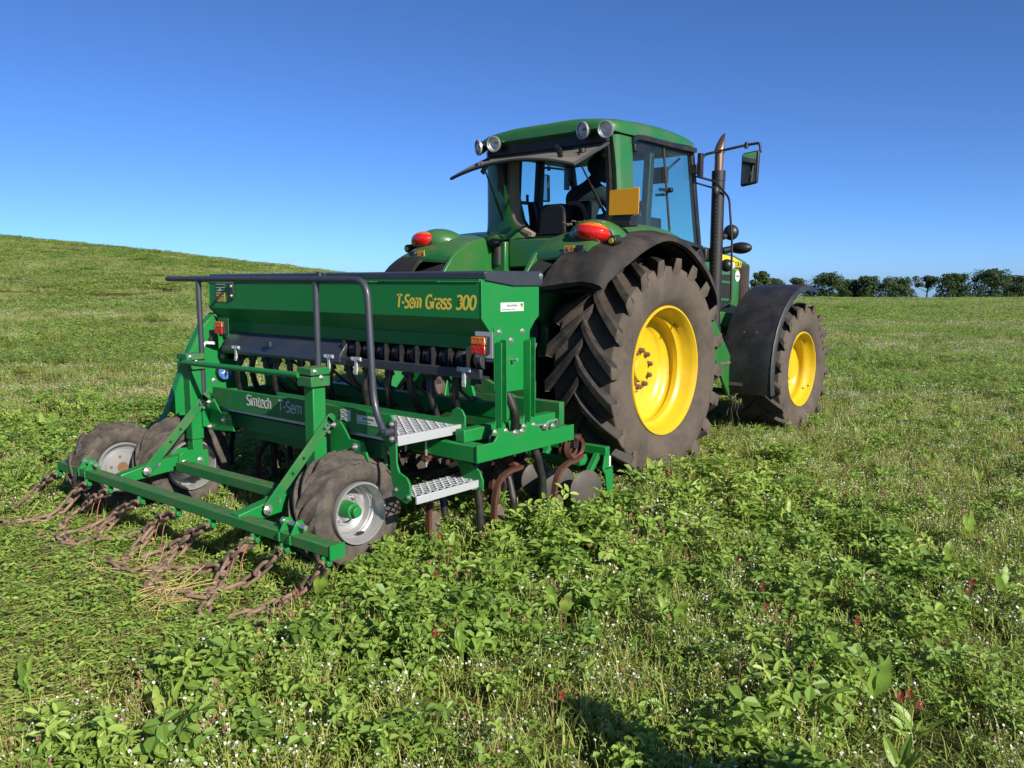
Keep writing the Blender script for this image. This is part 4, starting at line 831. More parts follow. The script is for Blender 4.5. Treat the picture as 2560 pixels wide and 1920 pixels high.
for i, x in enumerate(tops):
    tx = tine_x[min(14, i)]; row = i % 3; ty_ = (3.36, 3.76, 4.12)[row] - .06
    sw = random.uniform(-.05,.05)
    mb = MB(); mb.cyl((x,3.28,1.03),(x,3.285,.985),.028,n=14); mb.cyl((x,3.283,.992),(x,3.284,.978),.032,n=14); ob('hose_socket', mb, 'black', S)
    zmid = random.uniform(.74,.80); lean = ((-.10,-.09,.06,-.07,.04,-.08,.02,-.10,.05,-.05,-.07,-.03,.02,-.06,.07)[i])
    if i < 14: hose([(x,3.285,.985),(x+lean*.35,3.27+.02*row,.90),(x+lean,3.31+.05*row,zmid),(x+lean*1.2,3.36+.10*row,.62),((x+lean+tx)/2,ty_-.02,.42),(tx+.02,ty_-.03,.24),(tx+.02,ty_-.02,.14)], .023)
hose([(-2.99,3.40,.965),(-2.955,3.44,.92),(-2.925,3.475,.80),(-2.95,3.50,.69),(-2.99,3.55,.58)], .027)
hose([(-2.96,3.62,.62),(-2.95,3.69,.55),(-2.95,3.735,.45),(-2.95,3.765,.33),(-2.95,3.77,.12)], .026)
hose([(-3.08,3.30,.52),(-3.06,3.31,.34),(-3.05,3.315,.20),(-3.05,3.32,.10)], .026)
hose([(-3.10,3.42,.56),(-3.30,3.30,.46),(-3.45,3.24,.42),(-3.60,3.22,.38)], .026)
mb = MB()
for i in range(6): x = -5.2+i*.38; mb.tube(cr([(x,3.3,1.0),(x+.05,3.45,.86),(x-.05,3.6,.84),(x+.1,3.8,.7)],6), .010, n=7)
ob('control_cable', mb, 'hose', S)

# spring coil tines with seed boots, discs in front
tine_mb = MB()
coil = []
for i in range(41):
    t = i/40; th = R(-100) + t*R(360*2.6); coil.append((-.055+.11*t*1.0, .0+.068*math.cos(th), .50+.068*math.sin(th)))
tine_mb.tube(coil, [(.017,.012)]*len(coil), flat=(1,0,0))
tine_mb.tube(cr([(.055,.045,.445),(.055,-.02,.425),(.055,-.10,.42),(.055,-.19,.385),(.055,-.235,.31),(.055,-.25,.20),(.055,-.25,.04)], 6), [(.017,.011)]*37, flat=(1,0,0))
boot_mb = MB(); boot_mb.prism([(-.245,.23),(-.20,.24),(-.165,.21),(-.165,.02),(-.245,.02)], 'x', .045, .066)
clamp_mb = MB(); clamp_mb.bb(-.05,.05,-.07,.05,.555,.585); clamp_mb.bb(-.05,.05,-.03,.02,.50,.56)
first = None
for i, x in enumerate(tine_x):
    y = (3.36, 3.76, 4.12)[i % 3] + .0
    if i == 14: x, y = -2.99, 4.11
    if i == 13: x, y = -3.13, 3.71
    if first is None:
        sh = lambda b_: (lambda k: (setattr(k, 'v', [(vx+x, vy+y, vz) for vx, vy, vz in b_.v]), setattr(k, 'f', b_.f), setattr(k, 'mi', b_.mi), k)[-1])(MB())
        t0 = ob('spring_tine', sh(tine_mb), 'rust', S, ang=50); b0 = ob('seed_boot', sh(boot_mb), 'dirtymetal', t0, bevel=.006); c0_ = ob('tine_clamp', sh(clamp_mb), 'exhaust', t0, bevel=.004)
        bx = MB(); bx.cyl((x+.066,y-.20,.10),(x+.082,y-.20,.10),.012,n=6); bx.cyl((x+.066,y-.20,.17),(x+.082,y-.20,.17),.012,n=6); d0 = ob('bolt', bx, 'zinc', t0)
        first = Vector((x, y, 0)); fam = [b0, c0_, d0]
    else:
        off = Vector((x, y, 0)) - first; t1 = dupo(t0, S, off)
        for c_ in fam: dupo(c_, t1, (0,0,0))
# disc coulters
y0d = 4.30
mb = MB(); mb.bb(xl+.02, -2.85, y0d, y0d+.05, .43, .485); ob('disc_bar', mb, 'drill', S, bevel=.003)
df = None
for i in range(14):
    x = -2.875 - i*.20; yd = 4.12 - (.0, .02)[i % 2]
    def shift(b_): b_.v = [(a+x, b+yd, c) for a, b, c in b_.v]; return b_
    if df is None:
        b1 = MB(); rot = Matrix.Rotation(R(-20), 3, 'Z'); 
        b1.lathe([(-.002,.121),(.002,.121),(.009,.096),(.016,.06),(.016,0),(-.012,0),(-.012,.06)], (0,0,.242), 40, rot @ Vector((1,0,0)), closed=False)
        dsk = ob('disc_coulter', shift(b1), 'disc', S, ang=30)
        b2 = MB(); b2.bar((-.045,.19,.43),(-.045,-.0,.225),.04,.035); b2.bar((-.045,.20,.40),(-.045,.20,.47),.04,.04); arm = ob('disc_arm', shift(b2), 'drill', S, bevel=.003)
        df = Vector((x, yd, 0))
    else:
        off = Vector((x, yd, 0))-df; dupo(dsk, S, off); dupo(arm, S, off)
mb = MB(); mb.prism([(4.30,.43),(4.36,.43),(4.38,.34),(4.40,.32),(4.40,.20),(4.34,.16),(4.31,.30),(4.28,.34)], 'x', -2.865, -2.855); mb.bb(-2.93,-2.855,4.30,4.40,.335,.345); mb.prism([(4.24,.43),(4.27,.43),(4.30,.36),(4.22,.36)],'x',-2.99,-2.98); sp = ob('disc_bracket', mb, 'drill', S, bevel=.002)
mb = MB(); mb.bb(-2.853,-2.851,4.345,4.365,.35,.42); ob('bracket_sticker', mb, 'white', S)
mb = MB(); mb.bb(-3.7,-2.98,4.20,4.23,.36,.40); mb.bb(-3.75,-3.70,4.1,4.35,.36,.55); ob('disc_rail', mb, 'drill', S, bevel=.003)

# U-bolts over the frame
def ubolt(x, y, w, z0, z1, ax='y'):
    mb = MB()
    P = [(x-w/2,y,z0),(x-w/2,y,z1),(x+w/2,y,z1),(x+w/2,y,z0)] if ax == 'x' else [(x,y-w/2,z0),(x,y-w/2,z1),(x,y+w/2,z1),(x,y+w/2,z0)]
    mb.tube(fillet(P, .022), .0085, n=9); return ob('u_bolt', mb, 'zinc', S)
for x, y in ((-3.29,3.175),(-3.46,3.175),(-3.0,3.40),(-2.97,3.58),(-2.98,3.75),(-3.02,3.95)): ubolt(x, y, .11, .54, .69, 'y')
mb = MB()
for x in (-3.29,-3.46):
    for y in (3.12,3.23): mb.bb(x-.022,x+.022,y-.02,y+.02,.535,.555)
    mb.bb(x-.03,x+.03,3.11,3.24,.55,.568)
ob('clamp_plate', mb, 'rust', S, bevel=.003)
bolts(S, [(-3.29,3.12,.535),(-3.46,3.12,.535),(-3.29,3.23,.535)], (0,0,-1), .012, .02)
bolts(S, [(xr+.034,3.44,.70),(xr+.034,3.50,.70),(xr+.034,3.72,.70),(xr+.034,3.79,.69)], (1,0,0), .013, .012)

# walkway: kick boards front and rear, expanded metal deck, step
zt = .855
mb = MB(); mb.bb(-4.93, -3.16, 2.745, 2.757, .735, zt); 
kb = ob('kick_board', mb, 'drillrough', S, bevel=.002)
mb = MB(); mb.bb(-4.93,-3.16,2.745,2.775,zt,zt+.006); mb.bb(-5.0,-3.55,2.93,2.945,.60,.80); ob('board_lip', mb, 'drill', S)
mb = MB(); mb.prism([(-3.24,zt),(-3.155,zt),(-3.122,.815),(-3.118,.61),(-3.10,.565),(-3.045,.545),(-3.02,.515),(-3.018,.43),(-3.05,.405),(-3.14,.435),(-3.165,.55),(-3.175,.675),(-3.22,.725),(-3.24,.735)], 'y', 2.744, 2.756); ob('step_plate', mb, 'drill', S, bevel=.002)
mb = MB(); mb.prism([(-4.93,.67),(-4.93,.775),(-3.25,.775),(-3.205,.79),(-3.19,.825),(-3.155,.845),(-3.115,.835),(-3.09,.80),(-3.088,.66),(-3.115,.60),(-3.12,.54),(-3.04,.535),(-2.98,.50),(-2.955,.45),(-2.958,.40),(-3.0,.385),(-3.09,.40),(-3.20,.62),(-3.25,.67)], 'y', 3.232, 3.244); ob('step_plate', mb, 'drill', S, bevel=.002)
def mesh_deck(x0, x1, y0, y1, z, cx_, cy_, name, parent):
    """expanded metal: raised diamond strands"""
    mb = MB(); nx_ = int((x1-x0)/cx_); ny_ = int((y1-y0)/cy_); w = .0065; hh = .004
    for j in range(ny_+1):
        for i in range(nx_):
            xa = x0+i*cx_; ya = y0+j*cy_; sg = 1 if (i+j) % 2 else -1
            p0 = Vector((xa, ya + (sg*.5*cy_), z+.0)); p1 = Vector((xa+cx_, ya - (sg*.5*cy_), z+.003*sg))
            p0.y = min(max(p0.y, y0), y1); p1.y = min(max(p1.y, y0), y1)
            if (p1-p0).length > 1e-4: mb.bar(p0, p1, w*1.7, hh)
    return ob(name, mb, 'galv', parent, flat=True)
mesh_deck(-4.92, -3.125, 2.76, 3.225, .745, .040, .030, 'walkway_mesh', S)
mb = MB(); mb.bb(-4.93,-3.12,2.76,2.775,.715,.745); mb.bb(-4.93,-3.12,3.21,3.23,.715,.745); mb.bb(-3.135,-3.115,2.757,3.23,.700,.752); mb.bb(-4.93,-3.13,2.95,2.97,.70,.74); ob('walkway_edge', mb, 'galv', S, bevel=.002)
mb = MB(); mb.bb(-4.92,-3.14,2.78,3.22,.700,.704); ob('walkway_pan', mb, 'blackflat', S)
mesh_deck(-3.175, -2.99, 2.762, 3.228, .452, .034, .026, 'step_mesh', S)
mb = MB(); mb.bb(-3.18,-3.17,2.76,3.23,.42,.45); mb.bb(-2.995,-2.983,2.76,3.23,.41,.452); mb.bb(-3.17,-2.995,3.19,3.23,.40,.445); ob('step_edge', mb, 'galv', S, bevel=.002)
bolts(S, [(-3.03,2.744,.445),(-3.125,2.744,.47)], (0,-1,0), .009, .006)
letters('board_lettering', 'Simtech', .062, (-4.525, 2.7435, .782), (1,0,0), (0,0,1), 'white', S, .27, .06, .08, .0006)
letters('board_lettering', 'T-Sem', .062, (-4.175, 2.7435, .782), (1,0,0), (0,0,1), 'white', S, .235, .06, .08, .0006)
mb = MB(); mb.bb(-3.575,-3.485,2.7425,2.745,.795,.852)
ob('board_window', mb, 'white', S); 
mb = MB()
for j in range(5):
    for i in range(3):
        xa = -3.575+i*.03; za = .797+j*.0125; sg = 1 if (i+j) % 2 else -1; mb.bar((xa,2.7415,za+sg*.005),(xa+.03,2.7415,za-sg*.005),.002,.009, up=(0,0,1))
ob('window_mesh', mb, 'galv', S)
maker_sticker((-3.335, 2.7437, .812), (1,0,0), .195, .048)
mb = MB(); mb.bb(-4.84,-3.30,2.80,2.83,.60,.735); mb.bb(-4.84,-3.4,2.9,2.93,.52,.72); ob('under_panel', mb, 'drillrough', S, bevel=.003)

# wheel posts, caps, arms of the chain harrow
for s in (1, -1):
    px = DC_ + s*.665
    mb = MB(); mb.bb(px-.042, px+.042, 2.60, 2.684, .52, .99); po = ob('wheel_post', mb, 'drill', S, bevel=.006)
    mb = MB(); mb.bb(px-.034, px+.034, 2.606, 2.676, .38, .53); ob('inner_post', mb, 'drill', po, bevel=.004)
    mb = MB(); mb.bb(px-.065, px+.065, 2.575, 2.70, .985, 1.04); mb.bb(px-.065,px+.065,2.575,2.70,1.048,1.088); ob('post_cap', mb, 'drillrough', po, bevel=.004)
    mb = MB(); mb.bb(px-.055, px+.055, 2.585, 2.69, 1.03, 1.055); ob('post_cap', mb, 'blackflat', po)
    bolts(po, [(px+.065,2.64,1.035),(px+.065,2.60,1.07)], (1,0,0), .009, .012)
    # bracket plate bolted between post and board
    mb = MB(); mb.prism([(px+.03,.79),(px+.12,.79),(px+.165,.745),(px+.20,.70),(px+.31,.70),(px+.36,.60),(px+.03,.575)], 'y', 2.714, 2.726); bp = ob('bracket_plate', mb, 'drill', S, bevel=.002)
    bolts(bp, [(px+.065,2.714,.765),(px+.065,2.714,.60),(px+.25,2.714,.665)], (0,-1,0), .014, .012)
    # harrow arm: cheek plates at the post, channel to the bar
    for o in (-.05, .05): mb = MB(); mb.prism([(2.70,.445),(2.55,.465),(2.50,.44),(2.48,.33),(2.70,.31)], 'x', px+o-.004, px+o+.004); ob('arm_cheek', mb, 'drill', S, bevel=.002)
    mb = MB(); mb.loft([[(px-.035,y,z0),(px+.035,y,z0),(px+.035,y,z1),(px-.035,y,z1)] for y, z0, z1 in ((2.63,.345,.435),(2.4,.335,.425),(2.13,.312,.372))]); ar = ob('harrow_arm', mb, 'drill', S, bevel=.004)
    bolts(ar, [(px+.054,2.53,.385),(px+.054,2.64,.385),(px+.036,2.36,.40)], (1,0,0), .014, .012)
    # slanted stay with holes
    a, b_ = (Vector((px+.06,2.70,.80)), Vector((px+.06,2.28,.375)))
    mb = MB(); mb.bar(a, b_, .010, .058, up=(0,.7,.7)); mb.cyl(a-Vector((.005,0,0)), a+Vector((.005,0,0)), .030, n=20); stay = ob('stay_bar', mb, 'drillrough', S, bevel=.002)
    mb = MB()
    for t in (.04, .12, .45, .62): p = a.lerp(b_, t); mb.cyl(p-Vector((.007,0,0)), p+Vector((.007,0,0)), .009, n=12)
    ob('stay_hole', mb, 'blackflat', stay)
    bolts(stay, [tuple(b_+Vector((.006,0,0)))], (1,0,0), .018, .016)
    mb = MB(); p = a.lerp(b_, .085)+Vector((.012,0,0)); mb.tube([p+Vector((.0,.014*math.cos(t),.014*math.sin(t))) for t in [2*math.pi*i/16 for i in range(16)]], .003, n=6, closed=True); mb.cyl(p-Vector((.03,0,.03)), p+Vector((.02,0,-.03)), .008, n=10); ob('lynch_pin', mb, 'zinc', stay)
mb = MB(); mb.cyl((DC_-.64,2.575,1.035),(DC_+.62,2.575,1.045),.017,n=14); ob('cross_rod', mb, 'drill', S)
mb = MB(); mb.loft([[(x,2.45,z),(x,2.53,z),(x,2.53,z+.06),(x,2.45,z+.06)] for x, z in ((-4.90,.345),(-3.75,.365))]); ob('lower_cross_bar', mb, 'drillrough', S, bevel=.006)
# harrow bar with its chain lugs
BY = lambda x: 2.085+(x+5.72)*.036
mb = MB(); mb.loft([[(x,BY(x)-.039,.306),(x,BY(x)+.039,.306),(x,BY(x)+.039,.361),(x,BY(x)-.039,.361)] for x in (-5.72,-2.905)]); hb = ob('harrow_bar', mb, 'drillrough', S, bevel=.006)
for x in (-5.33, -3.22):
    yb = BY(x)
    for o in (-.045, .045): mb = MB(); mb.prism([(yb-.050,.361),(yb+.050,.361),(yb+.018,.425),(yb-.012,.425)], 'x', x+o-.004, x+o+.004); mb.prism([(yb-.056,.361),(yb-.048,.361),(yb-.048,.315),(yb-.056,.315)],'x',x+o-.004,x+o+.004); ob('pin_ear', mb, 'drill', hb, bevel=.002)
    mb = MB(); mb.cyl((x-.075,yb,.40),(x+.10,yb,.40),.012,n=12); mb.cyl((x-.085,yb,.40),(x-.07,yb,.40),.020,n=6); ob('pivot_pin', mb, 'zinc', hb)
mb = MB(); mb.bb(-2.905,-2.897,BY(-2.9)-.042,BY(-2.9)+.042,.296,.365); ob('bar_end', mb, 'drill', hb)
# handrail
mb = MB(); mb.tube(fillet([(-5.37,2.70,1.572),(-3.27,2.70,1.561),(-3.235,2.70,.90),(-3.13,2.68,.775)], .10, 8), .0185, n=14)
hr = ob('handrail', mb, 'railgrey', S)
for x in (-4.965, -3.705): mb = MB(); mb.cyl((x,2.70,.79),(x,2.70,1.56),.0175,n=14); ob('rail_post', mb, 'railgrey', hr)
mb = MB(); mb.bar((-5.40,3.195,1.545),(-5.40,2.72,1.57),.03,.016); mb.bb(-5.42,-5.375,3.188,3.196,1.43,1.56); br = ob('rail_bracket', mb, 'railgrey', hr, bevel=.002); bolts(br, [(-5.398,3.188,1.52),(-5.398,3.188,1.45)], (0,-1,0), .010, .007)
mb = MB(); mb.bb(-3.155,-3.105,2.728,2.744,.725,.835); rb = ob('rail_foot', mb, 'railgrey', hr, bevel=.003); bolts(rb, [(-3.13,2.728,.82),(-3.13,2.728,.742)], (0,-1,0), .012, .010)
mb = MB(); mb.cyl((-3.13,2.67,.782),(-3.13,2.73,.782),.0185,n=14); ob('rail_end', mb, 'railgrey', hr)
for x in (-4.965, -3.705): mb = MB(); mb.bb(x-.03,x+.03,2.67,2.715,.60,.79); ob('rail_socket', mb, 'drill', S, bevel=.004)

# press wheels and the ground drive wheel
sil_prof = [(-.20,.150),(-.02,.168),(0,.170),(.010,.168),(.010,.158),(-.004,.155),(-.012,.150),(-.060,.146),(-.066,.138),(-.078,.138),(-.085,.132),(-.122,.128),(-.132,.118),(-.134,.096),(-.126,.090),(-.126,.080),(-.134,.074),(-.134,0)]
flat_prof = [(-.20,.150),(-.02,.168),(0,.170),(.008,.166),(.008,.160),(-.02,.150),(-.035,.140),(-.04,.118),(-.02,.10),(-.015,.05),(-.015,0)]
def press_wheel(cx, cy, cz, Ro, W, prof_, nl, lh, lw, boss, dirn, sweep=.62):
    tm = make_tyre(MB(), (cx, cy, cz), Ro, W, .165, nl, lh, sweep, lw, sgn=dirn, wrap=cx < -5.4)
    ty = ob('wheel', tm, ['tyremud', 'tyremud'], S, bevel=.005, ang=45, seg=1)
    ox = cx + W*.46
    rm = MB(); rm.lathe([(ox+a-cx, r) for a, r in prof_], (cx, cy, cz), 56, closed=False); ob('rim', rm, 'silver', ty, ang=28)
    d = ox + prof_[-1][0]
    if boss:
        hb_ = MB(); hb_.cyl((d,cy,cz),(d+.085,cy,cz),.050,.042,n=24); hb_.cyl((d+.085,cy,cz),(d+.115,cy,cz),.029,n=18); ob('hub', hb_, 'drill', ty, bevel=.004)
        bolts(ty, [(d,cy+.075*math.cos(t),cz+.075*math.sin(t)) for t in (.8,2.4,3.9,5.5)], (1,0,0), .010, .022, 'zinc', 'wheel_nut')
        vm = MB(); vm.cyl((ox-.05,cy+.01,cz-.125),(ox-.02,cy+.035,cz-.118),.008,n=8); ob('valve', vm, 'black', ty)
    else:
        for t in (.5,1.75,3.0,4.3,5.5): hm = MB(); hm.cyl((d+.0005,cy+.075*math.cos(t),cz+.075*math.sin(t)),(d+.002,cy+.075*math.cos(t),cz+.075*math.sin(t)),.010,n=10); ob('rim_hole', hm, 'rustnut', ty)
        hm = MB(); hm.cyl((d+.0005,cy,cz),(d+.002,cy,cz),.035,n=20); ob('rim_hole', hm, 'rustnut', ty)
    return ty
press_wheel(-3.445, 2.66, .325, .322, .275, sil_prof, 14, .032, .042, True, -1, .85)
press_wheel(-5.215, 2.66, .325, .322, .275, sil_prof, 14, .032, .042, True, -1, .85)
press_wheel(-5.50, 2.345, .315, .30, .20, flat_prof, 12, .024, .05, False, -1, .35)
mb = MB()
for x in (-3.62,-5.06): mb.cyl((x-.02,2.66,.325),(x+.03,2.66,.325),.03,n=14)
mb.bar((-3.66,2.66,.42),(-3.64,2.66,.32),.05,.07); mb.bar((-5.0,2.66,.42),(-5.02,2.66,.32),.05,.07)
mb.bar((-5.64,2.345,.315),(-5.64,2.95,.60),.03,.06); mb.cyl((-5.64,2.345,.315),(-5.45,2.345,.315),.022,n=12)
ob('wheel_axle', mb, 'drill', S, bevel=.004)

# ------------------------------------------------------------------ drag chains (each strand its own thing, links as parts)
CH = {
'c1':[(-5.72,2.06,0.30),(-5.93,2.05,0.20),(-6.10,2.04,0.10),(-6.03,1.92,0.05),(-5.84,1.73,0.04),(-5.9,1.55,.04)],
'c2':[(-5.30,2.04,0.30),(-5.47,2.06,0.19),(-5.53,2.01,0.10),(-5.48,1.90,0.06),(-5.54,1.72,0.04),(-5.71,1.70,0.04)],
'c3':[(-5.02,2.04,0.30),(-5.22,2.07,0.19),(-5.39,2.08,0.10),(-5.50,2.07,0.05),(-5.34,1.93,0.04),(-5.15,1.84,0.05),(-4.92,1.76,0.05),(-4.83,1.81,0.04)],
'c4':[(-4.63,2.06,0.30),(-4.86,2.10,0.19),(-5.04,2.10,0.10),(-5.07,1.99,0.05),(-5.04,1.89,0.04),(-5.08,1.85,0.04)],
'c4b':[(-4.97,2.10,0.13),(-5.04,2.06,0.05),(-4.91,1.96,0.04),(-4.80,1.90,.04)],
'c5':[(-4.24,2.07,0.30),(-4.48,2.12,0.19),(-4.59,2.11,0.10),(-4.72,2.08,0.05),(-4.73,1.96,0.04),(-4.85,1.90,0.04),(-4.81,1.80,0.05),(-5.05,1.81,0.04),(-5.19,1.73,0.04)],
'c5b':[(-4.52,2.11,0.13),(-4.50,2.00,0.05),(-4.37,1.88,0.04),(-4.30,1.82,.04)],
'c6':[(-3.89,2.09,0.30),(-4.08,2.12,0.19),(-4.23,2.11,0.10),(-4.31,2.06,0.05),(-4.30,1.97,0.04),(-4.40,1.93,.04)],
'c6b':[(-4.13,2.12,0.15),(-4.22,2.10,0.06),(-4.11,1.97,0.04),(-3.94,1.82,0.05),(-3.83,1.74,0.04),(-3.71,1.77,0.04),(-3.60,1.82,0.05),(-3.52,1.88,0.04)],
'c7':[(-3.50,2.10,0.30),(-3.62,2.10,0.19),(-3.72,2.09,0.10),(-3.89,2.06,0.05),(-3.95,1.99,0.04),(-4.08,1.90,0.05),(-4.12,1.81,0.04),(-4.21,1.79,0.04),(-4.39,1.80,0.04),(-4.52,1.76,0.04)],
'c7b':[(-3.66,2.10,0.15),(-3.68,2.05,0.06),(-3.58,1.96,0.04),(-3.47,1.87,0.05),(-3.36,1.77,0.04)],
'c8':[(-3.26,2.12,0.30),(-3.38,2.15,0.19),(-3.47,2.12,0.10),(-3.52,2.06,0.05),(-3.55,1.98,0.04),(-3.60,1.92,.04)],
'c9':[(-2.95,2.12,0.30),(-3.03,2.17,0.20),(-3.14,2.17,0.10),(-3.20,2.12,0.05),(-3.20,2.02,0.04),(-3.17,1.89,0.05),(-3.20,1.82,0.04)],
'c9b':[(-3.17,2.06,0.06),(-3.10,1.99,0.05),(-3.05,1.92,0.04),(-3.12,1.86,.04)]}
LBL = {'c1':'rusty chain trailing off the far left end of the green harrow bar','c2':'rusty chain hanging from the second lug from the far end of the harrow bar','c3':'rusty chain with faded twine tied on, third lug from the far end of the bar','c4':'rusty chain hanging from the fourth lug from the far end of the bar','c4b':'short rusty side chain branching off the fourth strand','c5':'long rusty chain lying in a wavy line on the grass, from the middle lug','c5b':'short rusty side chain branching off the middle strand','c6':'rusty chain with a rag of twine, fourth lug from the near end of the bar','c6b':'rusty chain looping round the straw clump on the ground','c7':'rusty chain with pink twine tied round its first links','c7b':'rusty chain running forward to the viewer from the pink twine','c8':'rusty chain hanging from the second lug from the near end of the bar','c9':'rusty chain hanging from the near right end of the green harrow bar','c9b':'short rusty chain tail by the near end strand'}
lm = MB(); a_, r_, wr = .031, .0225, .0102
ctr = [(a_+r_*math.cos(t), r_*math.sin(t), 0) for t in [R(-90+18*i) for i in range(11)]] + [(-a_+r_*math.cos(t), r_*math.sin(t), 0) for t in [R(90+18*i) for i in range(11)]]
lm.tube(ctr, wr, n=8, closed=True)
lk = ob('chain_link', lm, 'chain', None, ang=60); link_me = lk.data; COL.objects.unlink(lk); bpy.data.objects.remove(lk)
random.seed(5)
for key, pts in CH.items():
    if key[-1] != 'b': pts = [(pts[0][0], BY(pts[0][0])-.04, .268)] + pts[1:]
    root = thing('drag_chain', pts[0], LBL[key], 'chain', 'chains dragging behind the harrow bar')
    P = cr(pts, 10); L_ = [0]
    for i in range(1, len(P)): L_.append(L_[-1]+(P[i]-P[i-1]).length)
    pitch = .0815; n = int(L_[-1]/pitch); j = 0; pos = []
    for i in range(n+1):
        d = L_[-1]*i/max(1, n)
        while j < len(P)-2 and L_[j+1] < d: j += 1
        pos.append(P[j].lerp(P[j+1], (d-L_[j])/max(1e-6, L_[j+1]-L_[j])))
    for i in range(n):
        d = (pos[i+1]-pos[i]).normalized(); up_ = Vector((0,0,1)); sd = d.cross(up_).normalized()
        ang = R((35 if i % 2 else -50) + random.uniform(-12,12)); yv = sd*math.cos(ang) + sd.cross(d)*math.sin(ang); zv = d.cross(yv)
        mt = Matrix((d, yv, zv)).transposed().to_4x4(); c_ = (pos[i]+pos[i+1])/2; c_.z = max(c_.z, float(gz(c_.x, c_.y))+.022)
        mt.translation = c_ - ORIG[root.name]
        o = bpy.data.objects.new('chain_link', link_me); COL.objects.link(o); o.parent = root; o.matrix_local = mt
    if key[-1] != 'b':
        x = pts[0][0]
        mb = MB(); yb = BY(x)-.035; mb.bb(x-.006,x+.006,yb-.015,yb+.03,.265,.305); mb.cyl((x-.025,yb,.275),(x+.04,yb,.278),.010,n=10); mb.cyl((x+.022,yb,.278),(x+.042,yb,.278),.015,n=6); ob('chain_lug', mb, 'drill', hb, bevel=.002)
    if key in ('c3', 'c7', 'c5'):
        p = Vector(pts[1])*.6+Vector(pts[0])*.4
        mb = MB(); q_ = [p+Vector((.028*math.cos(t), .022*math.sin(t), .012*math.sin(2*t))) for t in [2*math.pi*i/14 for i in range(14)]]; mb.tube(q_, .0028, n=6, closed=True)
        for k in range(2): mb.tube(cr([p+Vector((-.02+.05*k,0,0)), p+Vector((-.05+.07*k,-.02,-.06)), p+Vector((-.07+.07*k,-.03,-.13-.03*k)), p+Vector((-.09+.08*k,-.05,-.17))], 4), .0023, n=6)
        tw = ob('twine', mb, 'twine', root)
for p0, p1 in (((-3.17,1.90,.075),(-3.06,1.97,.07)), ((-6.0,1.90,.07),(-5.9,1.80,.06))):
    pass

